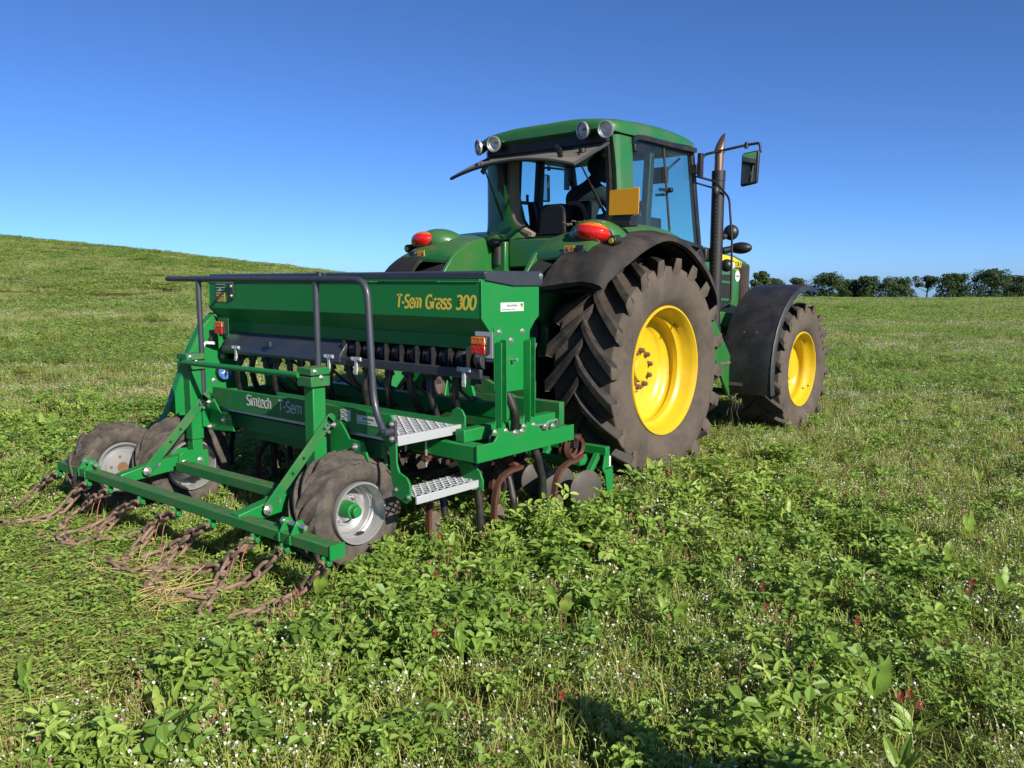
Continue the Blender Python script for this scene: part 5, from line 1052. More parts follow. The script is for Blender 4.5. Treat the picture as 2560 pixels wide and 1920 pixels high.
# ------------------------------------------------------------------ people
def person(label, J, head_c, face, lean, mats, hair=True):
    """J: joints; one continuous skin over all of them, head and hands included"""
    V = []; E_ = []; RAD = []
    def v(p, r): V.append(tuple(p)); RAD.append(r); return len(V)-1
    def chain(i0, pts):
        for p, r in pts: k = v(p, r); E_.append((i0, k)); i0 = k
        return i0
    pel = v(J['pelvis'], (.155,.125)); ch = chain(pel, [(J['waist'], (.15,.115)), (J['chest'], (.175,.125)), (J['upper'], (.15,.105))])
    chain(ch, [(J['neck'], (.062,.062)), (head_c-Vector((0,0,.05)), (.06,.065))])
    for s in ('L', 'R'):
        chain(ch, [(J['sh'+s], (.072,.075)), (J['el'+s], (.050,.050)), (J['wr'+s], (.032,.032))])
        chain(pel, [(J['hip'+s], (.11,.11)), (J['kn'+s], (.068,.068)), (J['an'+s], (.046,.046)), (J['toe'+s], (.042,.036))])
    me = bpy.data.meshes.new('person'); me.from_pydata(V, E_, []); o = bpy.data.objects.new('person', me); COL.objects.link(o)
    sk_ = o.modifiers.new('skin', 'SKIN'); 
    for i, r in enumerate(RAD): me.skin_vertices[0].data[i].radius = r
    me.skin_vertices[0].data[0].use_root = True
    o.modifiers.new('sub', 'SUBSURF').levels = 2
    dg = bpy.context.evaluated_depsgraph_get(); body = bpy.data.meshes.new_from_object(o.evaluated_get(dg)); bpy.data.objects.remove(o)
    b = MB(); b.add([p.co for p in body.vertices], [tuple(f.vertices) for f in body.polygons])
    # head, facing `face`
    f = Vector(face).normalized(); u0 = Vector((0,0,1)); r0 = f.cross(u0).normalized(); u0 = r0.cross(f); rot = Matrix((r0, f, u0)).transposed()
    hd = MB(); hd.sph((0,0,.02), 1, (.074,.094,.098), 24, 16); hd.sph((0,.018,-.05), 1, (.058,.068,.068), 20, 12)
    hd.loft([[(-.008,.098,.012),(.008,.098,.012),(.008,.07,.012),(-.008,.07,.012)],[(-.017,.116,-.036),(.017,.116,-.036),(.017,.07,-.040),(-.017,.07,-.040)]])
    hd.sph((0,.078,-.098), .020, (1.2,.9,.8), 10, 8); hd.sph((0,.086,-.066), 1, (.026,.010,.007), 10, 6); hd.sph((0,.086,-.078), 1, (.023,.010,.006), 10, 6); hd.sph((0,.086,.030), 1, (.052,.012,.009), 12, 6)
    for s in (-1, 1): hd.sph((s*.076,-.004,-.012), 1, (.010,.020,.032), 10, 8)
    b.add([head_c + rot @ Vector(p) for p in hd.v], hd.f)
    # hands: palm, four unequal bent fingers and a thumb from the side of the palm
    for s in ('L', 'R'):
        w_ = Vector(J['wr'+s]); d = Vector(J['hand'+s]).normalized(); n0 = Vector(J['palm'+s]).normalized(); sd = d.cross(n0).normalized(); n0 = sd.cross(d)
        b.loft([[w_+d*a+sd*q*x_+n0*q2*h_ for q, q2 in ((-1,-.6),(-.6,-1),(.6,-1),(1,-.6),(1,.6),(.6,1),(-.6,1),(-1,.6))] for a, x_, h_ in ((-.02,.026,.022),(.03,.036,.015),(.088,.040,.013))])
        for k, (off, l) in enumerate(((-.030,.066),(-.010,.076),(.010,.071),(.030,.056))):
            p = w_+d*.082+sd*off; b.tube([p, p+d*l*.45+n0*l*.06, p+d*l*.78+n0*l*.28, p+d*l*.92+n0*l*.55], [.0095,.009,.0085,.0065], n=8)
        p = w_+d*.025-sd*.03; b.tube([p, p-sd*.028+d*.03+n0*.012, p-sd*.034+d*.058+n0*.024], [.013,.011,.008], n=8)
    o = ob('person', b, 'skin'); m_ = o.modifiers.new('r', 'REMESH'); m_.mode = 'VOXEL'; m_.voxel_size = .0075
    m2 = o.modifiers.new('s', 'SMOOTH'); m2.factor = .5; m2.iterations = 2
    dg = bpy.context.evaluated_depsgraph_get(); fin = bpy.data.meshes.new_from_object(o.evaluated_get(dg)); o.modifiers.clear(); old = o.data; o.data = fin
    fin.name = 'person'; fin.materials.clear()
    for k in mats: fin.materials.append(M[k])
    n = len(fin.polygons); co = np.empty(n*3); fin.polygons.foreach_get('center', co); co = co.reshape(-1, 3)
    seg = lambda p, q: (lambda pq: np.linalg.norm(co-(np.array(p)+np.clip(((co-np.array(p))@pq)/(pq@pq),0,1)[:,None]*pq), axis=1))(np.array(q, float)-np.array(p, float))
    up_ = np.minimum.reduce([seg(J['waist'], J['upper'])-.05] + [np.minimum(seg(J['sh'+s], J['el'+s]), seg(J['el'+s], J['wr'+s])) for s in 'LR'])
    lo_ = np.minimum.reduce([seg(J['pelvis'], J['pelvis'])-.03] + [np.minimum(seg(J['hip'+s], J['kn'+s]), seg(J['kn'+s], J['an'+s])) for s in 'LR'])
    ft_ = np.minimum.reduce([seg(J['an'+s], J['toe'+s]) for s in 'LR'])
    hn_ = np.minimum.reduce([seg(Vector(J['wr'+s])+Vector(J['hand'+s]).normalized()*.03, Vector(J['wr'+s])+Vector(J['hand'+s]).normalized()*.17)-.02 for s in 'LR'])
    hd_ = np.minimum(np.linalg.norm(co-np.array(head_c), axis=1)-.09, seg(J['neck'], head_c)-.02)
    idx = np.argmin(np.stack([hd_, up_, lo_, ft_, hn_]), axis=0); idx = np.where(idx == 4, 0, idx)
    fin.polygons.foreach_set('material_index', idx.astype(np.int32)); fin.polygons.foreach_set('use_smooth', [True]*n); fin.update()
    tag(o, label, 'person')
    # hair cap: a child of the figure
    hm = MB(); hm.sph((0,-.010,.030), 1, (.080,.096,.098), 22, 14)
    keep = MB(); vs = [Vector(p) for p in hm.v]; keep.v = [tuple(head_c + rot @ p) for p in vs]; keep.f = [q for q in hm.f if all(vs[i].z > .045 - .75*min(0, .0) and not (vs[i].y > .052 and vs[i].z < .092) or (vs[i].y < -.02 and vs[i].z > -.05) for i in q)]; keep.mi = [0]*len(keep.f)
    ha = ob('hair', keep, 'hair', o); sl = ha.modifiers.new('t', 'SOLIDIFY'); sl.thickness = .012
    # eyes
    em = MB()
    for s in (-1, 1): em.sph(head_c + rot @ Vector((s*.032,.080,.014)), .010, (1,.6,.8), 10, 8)
    ob('eye', em, 'hair', o)
    return o
hx, hy = XC, 6.02
V3 = Vector
person('man in a dark teal shirt sitting in the tractor cab, looking down to his right',
 dict(pelvis=V3((hx,hy,1.93)), waist=V3((hx,hy+.03,2.08)), chest=V3((hx+.01,hy+.10,2.25)), upper=V3((hx+.02,hy+.15,2.36)), neck=V3((hx+.03,hy+.20,2.455)),
  shL=V3((hx-.19,hy+.17,2.33)), elL=V3((hx-.26,hy+.36,2.10)), wrL=V3((hx-.15,hy+.58,2.16)), handL=V3((.2,1,.35)), palmL=V3((.3,.1,-1)),
  shR=V3((hx+.21,hy+.13,2.33)), elR=V3((hx+.29,hy+.30,2.09)), wrR=V3((hx+.19,hy+.55,2.16)), handR=V3((-.2,1,.35)), palmR=V3((-.3,.1,-1)),
  hipL=V3((hx-.10,hy+.06,1.93)), knL=V3((hx-.15,hy+.52,2.00)), anL=V3((hx-.14,hy+.62,1.71)), toeL=V3((hx-.14,hy+.78,1.69)),
  hipR=V3((hx+.10,hy+.06,1.93)), knR=V3((hx+.15,hy+.52,2.00)), anR=V3((hx+.14,hy+.62,1.71)), toeR=V3((hx+.14,hy+.78,1.69))),
 V3((hx+.05,hy+.26,2.575)), (.80,.58,-.16), None, ['skin','shirt','trousers','boot'])
# the onlooker whose shadow falls across the bottom of the picture
bx_, by_ = 1.32, 1.56
person('man standing in the field beside the viewer, watching the drill',
 dict(pelvis=V3((bx_,by_,.93)), waist=V3((bx_,by_,1.10)), chest=V3((bx_,by_,1.27)), upper=V3((bx_,by_,1.40)), neck=V3((bx_,by_,1.49)),
  shL=V3((bx_-.13,by_-.15,1.38)), elL=V3((bx_-.24,by_-.24,1.12)), wrL=V3((bx_-.20,by_-.10,.94)), handL=V3((.0,.4,-1)), palmL=V3((1,.6,0)),
  shR=V3((bx_+.13,by_+.15,1.38)), elR=V3((bx_+.10,by_+.29,1.12)), wrR=V3((bx_-.02,by_+.22,.95)), handR=V3((-.3,-.2,-1)), palmR=V3((-1,-.6,0)),
  hipL=V3((bx_-.07,by_-.08,.88)), knL=V3((bx_-.10,by_-.10,.48)), anL=V3((bx_-.09,by_-.12,.09)), toeL=V3((bx_-.22,by_-.02,.045)),
  hipR=V3((bx_+.07,by_+.08,.88)), knR=V3((bx_+.06,by_+.12,.48)), anR=V3((bx_+.08,by_+.14,.09)), toeR=V3((bx_-.05,by_+.24,.045))),
 V3((bx_-.02,by_+.02,1.62)), (-.75,.62,-.1), None, ['skin','shirt','trousers','boot'])

# ------------------------------------------------------------------ foliage materials
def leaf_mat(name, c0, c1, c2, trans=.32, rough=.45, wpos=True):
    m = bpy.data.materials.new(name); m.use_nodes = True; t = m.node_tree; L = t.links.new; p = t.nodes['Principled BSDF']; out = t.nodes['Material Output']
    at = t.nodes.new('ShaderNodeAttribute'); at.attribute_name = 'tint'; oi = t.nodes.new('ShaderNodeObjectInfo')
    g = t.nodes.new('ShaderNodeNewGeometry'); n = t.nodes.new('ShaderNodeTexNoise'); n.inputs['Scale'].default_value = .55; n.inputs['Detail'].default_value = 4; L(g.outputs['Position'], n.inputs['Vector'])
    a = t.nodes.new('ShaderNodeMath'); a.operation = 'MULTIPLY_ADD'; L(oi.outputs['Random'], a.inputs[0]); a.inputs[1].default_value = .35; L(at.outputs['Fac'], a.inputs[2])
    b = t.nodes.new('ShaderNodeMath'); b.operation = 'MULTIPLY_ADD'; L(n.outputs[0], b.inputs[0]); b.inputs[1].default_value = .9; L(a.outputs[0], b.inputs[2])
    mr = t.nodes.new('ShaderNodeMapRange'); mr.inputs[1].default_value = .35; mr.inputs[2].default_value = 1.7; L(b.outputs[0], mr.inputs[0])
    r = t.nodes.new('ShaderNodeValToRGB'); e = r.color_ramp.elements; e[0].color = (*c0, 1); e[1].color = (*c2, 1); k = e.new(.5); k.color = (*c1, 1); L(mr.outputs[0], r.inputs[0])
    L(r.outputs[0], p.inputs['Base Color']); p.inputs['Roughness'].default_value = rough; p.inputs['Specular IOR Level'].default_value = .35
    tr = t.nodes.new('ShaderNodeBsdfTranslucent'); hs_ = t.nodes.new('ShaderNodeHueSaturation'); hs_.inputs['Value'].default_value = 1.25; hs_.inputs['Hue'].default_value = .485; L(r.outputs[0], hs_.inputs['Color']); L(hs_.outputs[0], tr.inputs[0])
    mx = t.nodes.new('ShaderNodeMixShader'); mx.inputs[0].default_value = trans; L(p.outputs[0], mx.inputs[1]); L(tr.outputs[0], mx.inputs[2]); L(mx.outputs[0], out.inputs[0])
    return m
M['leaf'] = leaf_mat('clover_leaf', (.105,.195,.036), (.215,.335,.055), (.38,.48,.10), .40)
M['stem'] = leaf_mat('stem_green', (.17,.23,.045), (.27,.33,.07), (.40,.42,.12), .3, .6)
M['dock'] = leaf_mat('dock_leaf', (.115,.215,.030), (.21,.33,.05), (.34,.45,.09), .38)
M['flat'] = leaf_mat('flattened_stems', (.15,.22,.045), (.25,.30,.07), (.40,.37,.14), .25, .6)
M['dry'] = leaf_mat('dry_stalk', (.14,.075,.04), (.21,.125,.065), (.30,.20,.10), .1, .8)
M['petal'] = mat('white_petal', (.72,.72,.66), .6)
M['palepetal'] = mat('far_pale_petal', (.55,.53,.36), .7)
M['pink'] = mat('pink_floret', (.42,.13,.11), .7)
M['crimson'] = mat('crimson_floret', (.34,.006,.014), .6)
M['crown'] = leaf_mat('tree_leaf', (.022,.046,.012), (.040,.075,.019), (.070,.110,.028), .25, .6)
M['crownlight'] = leaf_mat('pale_tree_leaf', (.030,.055,.016), (.060,.090,.024), (.10,.125,.035), .3, .6)

def set_tint(me, seed=0.):
    n = len(me.polygons); a = me.attributes.new('tint', 'FLOAT', 'FACE'); a.data.foreach_set('value', (np.random.default_rng(int(seed*1e6)).random(n)*.7).astype(np.float32))
# ------------------------------------------------------------------ trees beyond the crest
def tree(px0, px1, top_px, D, base, kind, label, seed):
    rg = random.Random(seed)
    k = D/2010.0; X0 = (px0-1280)*k; X1 = (px1-1280)*k; X0, X1 = X0-(X1-X0)*.06, X1+(X1-X0)*.06; Xm = (X0+X1)/2; zt_ = 1.55+(705-top_px)*k; W = (X1-X0)
    x, y = toxy(Xm, D); zb = float(gz(x, y)) ; H_ = zt_-zb
    t = thing('tree', (x, y, zb), label, 'tree', 'trees beyond the field crest')
    tr_ = MB(); pts = [(x+rg.gauss(0,.05), y, zb-.3), (x+rg.gauss(0,.1), y, zb+H_*.22), (x+rg.gauss(0,.2), y, zb+H_*.5), (x+rg.gauss(0,.3), y, zb+H_*.8)]
    tr_.tube(cr(pts,4), [max(.05,.30*(1-i/13.5)) for i in range(13)], n=8)
    for i in range(9):
        a = rg.uniform(0,6.28); h0 = H_*rg.uniform(.15,.55); l = W*.42*rg.uniform(.6,1); q0 = Vector((x,y,zb+h0)); q1 = q0+Vector((math.cos(a)*l*.5, math.sin(a)*l*.5, H_*.12)); q2 = q0+Vector((math.cos(a)*l, math.sin(a)*l, H_*.2))
        tr_.tube([q0,q1,q2], [.13,.08,.03], n=6)
    ob('trunk', tr_, 'bark', t)
    lob = []; light = kind == 'light'; rL = min(.27*W, .27*H_)
    for i in range(42 if not light else 18):
        h = rg.uniform(.02 if not light else .30, 1.0)**(1.25 if not light else 1)
        env = max(.15, math.sin(math.pi*min(1, .30+.62*h))**.5); s_ = rL*rg.uniform(.65,1.05)*(.72 if light else 1)
        xx = rg.uniform(-1,1)*max(.05, W/2*env-s_*.75); lob.append((xx*CA + rg.uniform(-.3,.3)*W*-SA, xx*SA + rg.uniform(-.3,.3)*W*CA, min(h*H_, H_-s_*.85), s_))
    xx = rg.uniform(-.12,.12)*W; lob.append((xx*CA, xx*SA, H_-rL*.85, rL))
    cm = MB(); N = 6500 if kind != 'light' else 2600; tint = []
    for i in range(N):
        cx_, cy_, cz_, s_ = lob[rg.randrange(len(lob))]
        d = Vector((rg.gauss(0,1), rg.gauss(0,1), rg.gauss(0,1))).normalized(); rad = s_*(rg.random()**.22)*(1+.22*math.sin(d.x*5+cx_)*math.sin(d.z*6+cy_)+rg.gauss(0,.07))
        c_ = Vector((x+cx_, y+cy_, zb+cz_)) + Vector((d.x*rad, d.y*rad, d.z*rad*.78))
        if c_.z < zb+.1: c_.z = zb+rg.uniform(.1,.8)
        n_v = (d + Vector((rg.gauss(0,.5), rg.gauss(0,.5), rg.gauss(0,.5)))).normalized(); a_v = n_v.orthogonal().normalized(); b_v = n_v.cross(a_v); q = rg.uniform(0,6.28); a_v, b_v = a_v*math.cos(q)+b_v*math.sin(q), b_v*math.cos(q)-a_v*math.sin(q)
        s2 = rg.uniform(.20,.42)
        cm.add([c_-a_v*s2, c_-b_v*s2*.6+n_v*s2*.2, c_+a_v*s2, c_+b_v*s2*.6+n_v*s2*.2], [(0,1,2),(0,2,3)]); tt = rg.random()*.6; tint += [tt, tt]
    me_o = ob('crown', cm, 'crownlight' if kind == 'light' else 'crown', t, flat=True)
    set_tint(me_o.data, rg.random() )
    return t
def u_(x): return 1860+x*.3165
def v_(y): return 640+y*.3165
for i, (a, b_, tp, D, kind, lab) in enumerate((
 (55,180,118,285,'d','dark tree rising just right of the bonnet grille'), (150,300,176,300,'d','low dark tree directly above the front mudguard'),
 (330,480,170,320,'light','small pale tree peeping over the tip of the front mudguard'), (470,770,128,290,'d','broad dark tree with a high round top, first big one right of the mudguard'),
 (740,885,184,295,'d','small dark tree in the dip right of the broad round-topped tree'), (880,1045,157,290,'d','grey-green upright tree left of the wide flat-topped one'),
 (1030,1300,162,288,'d','wide flat-topped dark tree left of the pale open tree'), (1285,1560,154,292,'light','pale open-crowned tree with sky showing under its branches'),
 (1515,1770,134,285,'d','dark lollipop-shaped tree right of the pale open tree'), (1790,2060,100,282,'d','tallest dark tree of the row, near the right edge'),
 (2000,2200,150,290,'d','sloping dark tree on the right shoulder of the tallest tree'), (2150,2330,203,300,'d','lowest dark bushy tree at the right edge of the picture'))):
    tree(u_(a), u_(b_), v_(tp), D, None, kind, lab, 100+i)

# ------------------------------------------------------------------ ground cover
class Plant:
    """flat-shaded leaf geometry with a tint per face"""
    def __init__(s): s.v = []; s.f = []; s.m = []; s.t = []
    def quad(s, pts, mi, tint):
        o = len(s.v); s.v += [tuple(p) for p in pts]; s.f.append(tuple(range(o, o+len(pts)))); s.m.append(mi); s.t.append(tint)
    def mesh(s, name, ms):
        me = bpy.data.meshes.new(name); me.from_pydata(s.v, [], s.f)
        for k in ms: me.materials.append(M[k])
        me.polygons.foreach_set('material_index', s.m); a = me.attributes.new('tint', 'FLOAT', 'FACE'); a.data.foreach_set('value', s.t); return me
VM = ['leaf', 'stem', 'petal', 'pink', 'crimson', 'flat', 'dry', 'dock', 'straw', 'palepetal']
rp = random.Random(3)
def basis(d):
    a = d.orthogonal().normalized(); return a, d.cross(a)
def leaflet(P, base, d, n, l, w, mi, tint, fold=.25):
    s = d.cross(n).normalized(); n = s.cross(d)
    up = n*w*fold
    m1 = base + d*l*.5; tip = base + d*l
    P.quad([base, base+d*l*.28-s*w*.40+up*.7, base+d*l*.68-s*w*.48+up, tip-s*w*.12], mi, tint)
    P.quad([base, tip-s*w*.12, tip+s*w*.12, base+d*l*.68+s*w*.48+up, base+d*l*.28+s*w*.40+up*.7], mi, tint)
def stalk(P, p0, p1, w, mi, tint):
    d = (p1-p0).normalized(); a, b = basis(d); q = rp.uniform(0, 3.14); s = a*math.cos(q)+b*math.sin(q)
    P.quad([p0-s*w, p0+s*w, p1+s*w*.7, p1-s*w*.7], mi, tint)
def trifoliate(P, c, size, tilt, tint, mi=0, lw=.66, simple=False):
    az_ = rp.uniform(0, 6.28); nrm = Vector((math.cos(az_)*tilt, math.sin(az_)*tilt, 1)).normalized(); a, b = basis(nrm); q0 = rp.uniform(0, 6.28)
    for k in range(3):
        q = q0 + k*2.09 + rp.uniform(-.15,.15); d = (a*math.cos(q)+b*math.sin(q) - nrm*rp.uniform(-.15,.35)).normalized()
        l = size*rp.uniform(.85,1.12)
        if simple:
            s = d.cross(nrm).normalized()*l*lw*.5; P.quad([c, c+d*l*.5-s, c+d*l, c+d*l*.5+s], mi, tint+rp.uniform(-.1,.1))
        else: leaflet(P, c+d*.002, d, nrm, l, l*lw, mi, tint+rp.uniform(-.12,.12))
def clover(P, x, y, n, spread, h, size, simple=False, lw=.66):
    for i in range(n):
        a = rp.uniform(0, 6.28); r = spread*math.sqrt(rp.random()); z = h*(rp.uniform(.35,1.05))*(1-.25*(r/spread)**2)
        top = Vector((x+r*math.cos(a), y+r*math.sin(a), z)); bot = Vector((x+r*.3*math.cos(a), y+r*.3*math.sin(a), 0))
        if not simple or rp.random() < .4: stalk(P, bot, top, .0016, 1, rp.random()*.5)
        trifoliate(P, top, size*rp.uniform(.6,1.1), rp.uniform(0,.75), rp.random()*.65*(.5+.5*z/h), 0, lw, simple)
def starflowers(P, x, y, n, spread, h, fs=.0046, simple=False):
    for i in range(n):
        a = rp.uniform(0, 6.28); r = spread*math.sqrt(rp.random()); bot = Vector((x+r*math.cos(a)*.7, y+r*math.sin(a)*.7, 0)); top = bot + Vector((rp.gauss(0,.03), rp.gauss(0,.03), h*rp.uniform(.55,1.1)))
        stalk(P, bot, top, .0011, 1, rp.uniform(.4,1.0))
        if not simple:
            for k in range(3):
                p = bot.lerp(top, rp.uniform(.2,.8)); q = rp.uniform(0,6.28); d = Vector((math.cos(q), math.sin(q), rp.uniform(.2,.9))).normalized(); leaflet(P, p, d, Vector((0,0,1)), rp.uniform(.010,.022), .006, 1, rp.uniform(.2,.9))
        if rp.random() < .62:
            nrm = Vector((rp.gauss(0,.6), rp.gauss(0,.6)-.2, 1)).normalized(); aa, bb = basis(nrm); s = fs*rp.uniform(.75,1.35)
            P.quad([top+(aa*math.cos(t)+bb*math.sin(t))*s*(1 if k % 2 else .8) for k, t in enumerate([6.28*j/7 for j in range(7)])], 9 if simple and fs > .008 else 2, 0)
def sorrel(P, x, y, n, spread, h, mi=3):
    for i in range(n):
        a = rp.uniform(0,6.28); r = spread*math.sqrt(rp.random()); bot = Vector((x+r*math.cos(a), y+r*math.sin(a), 0)); top = bot+Vector((rp.gauss(0,.025), rp.gauss(0,.025), h*rp.uniform(.6,1.1)))
        stalk(P, bot, top, .0014, 6 if rp.random() < .6 else 1, rp.random())
        for k in range(rp.choice((3,4,5))):
            p = top - Vector((rp.gauss(0,.004), rp.gauss(0,.004), .006*k)); s = rp.uniform(.003,.0065); n_v = Vector((rp.gauss(0,1), rp.gauss(0,1), rp.gauss(0,1))).normalized(); aa, bb = basis(n_v)
            P.quad([p-aa*s, p-bb*s, p+aa*s, p+bb*s], 3 if rp.random() < .42 else 6, rp.random())
def grasstuft(P, x, y, n, spread, h, mi=1):
    for i in range(n):
        a = rp.uniform(0,6.28); r = spread*math.sqrt(rp.random()); p0 = Vector((x+r*math.cos(a), y+r*math.sin(a), 0)); q = rp.uniform(0,6.28); o = Vector((math.cos(q), math.sin(q), 0)); hh = h*rp.uniform(.5,1.15); s = Vector((-o.y, o.x, 0))*.0022
        p1 = p0+o*hh*.18+Vector((0,0,hh*.65)); p2 = p0+o*hh*.5+Vector((0,0,hh)); tt = rp.random()
        P.quad([p0-s, p0+s, p1+s*.8, p1-s*.8], mi, tt); P.quad([p1-s*.8, p1+s*.8, p2], mi, tt)
PROT = []
def reg(P, name):
    o = bpy.data.objects.new(name, P.mesh(name, VM)); PROT.append(o); return len(PROT)-1
K = {}
K['clover'] = []
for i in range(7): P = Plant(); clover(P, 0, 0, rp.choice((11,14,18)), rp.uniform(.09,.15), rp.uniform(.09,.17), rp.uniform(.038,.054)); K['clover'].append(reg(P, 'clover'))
K['lucerne'] = []
for i in range(4):
    P = Plant()
    for s in range(4):
        b0 = Vector((rp.gauss(0,.04), rp.gauss(0,.04), 0)); tp = b0+Vector((rp.gauss(0,.07), rp.gauss(0,.07), rp.uniform(.13,.21))); stalk(P, b0, tp, .002, 1, .4)
        for k in range(9):
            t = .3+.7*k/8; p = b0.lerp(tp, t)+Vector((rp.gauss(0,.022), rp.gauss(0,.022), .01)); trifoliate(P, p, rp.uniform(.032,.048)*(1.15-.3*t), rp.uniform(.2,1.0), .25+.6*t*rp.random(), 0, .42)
    K['lucerne'].append(reg(P, 'lucerne'))
K['broad'] = []
for i in range(4):
    P = Plant()
    for k in range(rp.choice((3,4,6))):
        q = rp.uniform(0,6.28); d = Vector((math.cos(q)*.6, math.sin(q)*.6, 1)).normalized(); b0 = Vector((.03*math.cos(q), .03*math.sin(q), .03)); n0 = Vector((-math.sin(q)*.2-math.cos(q), -math.sin(q)+math.cos(q)*.2, .5)).normalized(); l = rp.uniform(.06,.11); tt = rp.uniform(.1,.8)
        sd = d.cross(n0).normalized(); pv = None
        for j in range(6):
            t = j/5; c = b0+d*l*t-Vector((-math.cos(q),-math.sin(q),.4))*l*.25*t*t; w = l*.19*math.sin(math.pi*min(1,.12+.86*t))**.8
            if pv: P.quad([pv[0], pv[1], c, c-sd*w+n0*w*.35], 7, tt); P.quad([pv[1], pv[2], c+sd*w+n0*w*.35, c], 7, tt+.08)
            pv = (c-sd*w+n0*w*.35, c, c+sd*w+n0*w*.35)
    K['broad'].append(reg(P, 'broad'))
K['star'] = []
for i in range(5): P = Plant(); starflowers(P, 0, 0, 34, .13, rp.uniform(.09,.15)); grasstuft(P, 0, 0, 8, .13, .10); K['star'].append(reg(P, 'starflower'))
K['sorrel'] = []
for i in range(3): P = Plant(); sorrel(P, 0, 0, 9, .11, .14); grasstuft(P, 0, 0, 12, .12, .11); clover(P, 0, 0, 4, .1, .1, .02); K['sorrel'].append(reg(P, 'sorrel'))
K['under'] = []
for i in range(4): P = Plant(); clover(P, 0, 0, 14, .16, .085, .020); grasstuft(P, 0, 0, 22, .17, .11); K['under'].append(reg(P, 'underlayer'))
# flattened sward in the track behind the drill
K['flat'] = []
for i in range(6):
    P = Plant()
    for k in range(90):
        p = Vector((rp.uniform(-.17,.17), rp.uniform(-.17,.17), rp.uniform(.004,.040))); q = math.pi/2+rp.gauss(0,.55); l = rp.uniform(.03,.12); d = Vector((math.cos(q), math.sin(q), rp.gauss(0,.14))); s = Vector((-d.y, d.x, rp.gauss(0,.5))).normalized()*rp.uniform(.0014,.0034)
        P.quad([p-s-d*l*.5, p+s-d*l*.5, p+s*.6+d*l*.5, p-s*.6+d*l*.5], rp.choice((5,5,5,1,1,1,0,6)), rp.random())
    for k in range(20): trifoliate(P, Vector((rp.uniform(-.17,.17), rp.uniform(-.17,.17), rp.uniform(.02,.06))), rp.uniform(.012,.034), rp.uniform(0,.7), rp.random()*.8, 0, .6)
    for k in range(3):
        p = Vector((rp.uniform(-.17,.17), rp.uniform(-.17,.17), .05)); s = rp.uniform(.003,.006); mi = rp.choice((2,3,3)); P.quad([p+Vector((s*math.cos(t), s*math.sin(t), 0)) for t in [6.28*j/6 for j in range(6)]], mi, 0)
    K['flat'].append(reg(P, 'flattened'))
# mid distance swatches, about 0.7 m across, and far ones of 1.7 m
def swatch(R_, n_cl, n_st, n_so, n_gr, leaf, simple, fs, hs=1.):
    P = Plant()
    def at(): a = rp.uniform(0,6.28); r = R_*math.sqrt(rp.random()); return r*math.cos(a), r*math.sin(a)
    for i in range(n_cl): x, y = at(); clover(P, x, y, 9, .10*leaf/.03, rp.uniform(.08,.17)*hs, leaf, simple)
    for i in range(n_st): x, y = at(); starflowers(P, x, y, 10, .10*leaf/.03, rp.uniform(.10,.16)*hs, fs, True)
    for i in range(n_so): x, y = at(); sorrel(P, x, y, 6, .1*leaf/.03, .14*hs)
    for i in range(n_gr): x, y = at(); grasstuft(P, x, y, 8, .1*leaf/.03, .11*hs)
    return P
K['midg'] = [reg(swatch(.38, 32, 5, 1, 8, .034, True, .005), 'mid_sward') for i in range(4)]
K['midw'] = [reg(swatch(.38, 15, 20, 4, 14, .029, True, .0055, .9), 'mid_sward_white') for i in range(4)]
K['farg'] = [reg(swatch(.95, 62, 6, 2, 14, .052, True, .009), 'far_sward') for i in range(4)]
K['farw'] = [reg(swatch(.95, 34, 34, 6, 24, .046, True, .0095, .95), 'far_sward_white') for i in range(4)]

def noise2(x, y, s, seed):
    """smooth value noise"""
    g = np.random.default_rng(seed).random((64, 64)); u = x/s+1000; v = y/s+1000; i = np.floor(u).astype(int); j = np.floor(v).astype(int); fu = u-i; fv = v-j; fu = fu*fu*(3-2*fu); fv = fv*fv*(3-2*fv)
    q = lambda a, b: g[a % 64, b % 64]
    return (q(i,j)*(1-fu)+q(i+1,j)*fu)*(1-fv)+(q(i,j+1)*(1-fu)+q(i+1,j+1)*fu)*fv
def white_mask(x, y):
    return .55*noise2(x, y, 2.6, 1)+.30*noise2(x, y, .8, 2)+.15*noise2(x, y, 9., 5)
pts_all = []
def scatter(D0, D1, dens, kinds_fn, margin=.8, smin=.75, smax=1.25, tilt=.12):
    w = .70; A = (D1-D0)*(w*(D0+D1)+2*margin); n = int(A*dens)
    D = np.sqrt(rng.random(n)*((D1+margin)**2-(D0+margin)**2)+(D0+margin)**2)-margin; X = (rng.random(n)*2-1)*(w*np.maximum(D, .4)+margin)
    x, y = toxy(X, D)
    idx, sc_ = kinds_fn(x, y, D); s = sc_*rng.uniform(smin, smax, n); ok = idx >= 0
    z = gz(x, y); rot = np.stack([rng.normal(0, tilt, n), rng.normal(0, tilt, n), rng.random(n)*6.283], 1)
    pts_all.append((x[ok], y[ok], z[ok], idx[ok], s[ok], rot[ok]))
def pick(name, n): return np.array(K[name])[rng.integers(0, len(K[name]), n)]
TY = [(-3.44,5.68,.26,.34),(-5.24,5.68,.26,.34),(-3.29,8.34,.20,.26),(-5.39,8.34,.20,.26),(-3.45,2.66,.11,.12),(-5.21,2.66,.11,.12)]
def clear(x, y):
    c = np.zeros(len(x), bool)
    for cx, cy, a, b in TY: c |= (np.abs(x-cx) < a) & (np.abs(y-cy) < b)
    c |= (x*x+y*y < 1.0)
    return c
def track(x, y): 
    e = .12*(noise2(x, y, .5, 9)-.5)
    return (x > -5.85+e) & (x < -2.93+e) & (y < 2.22+e)
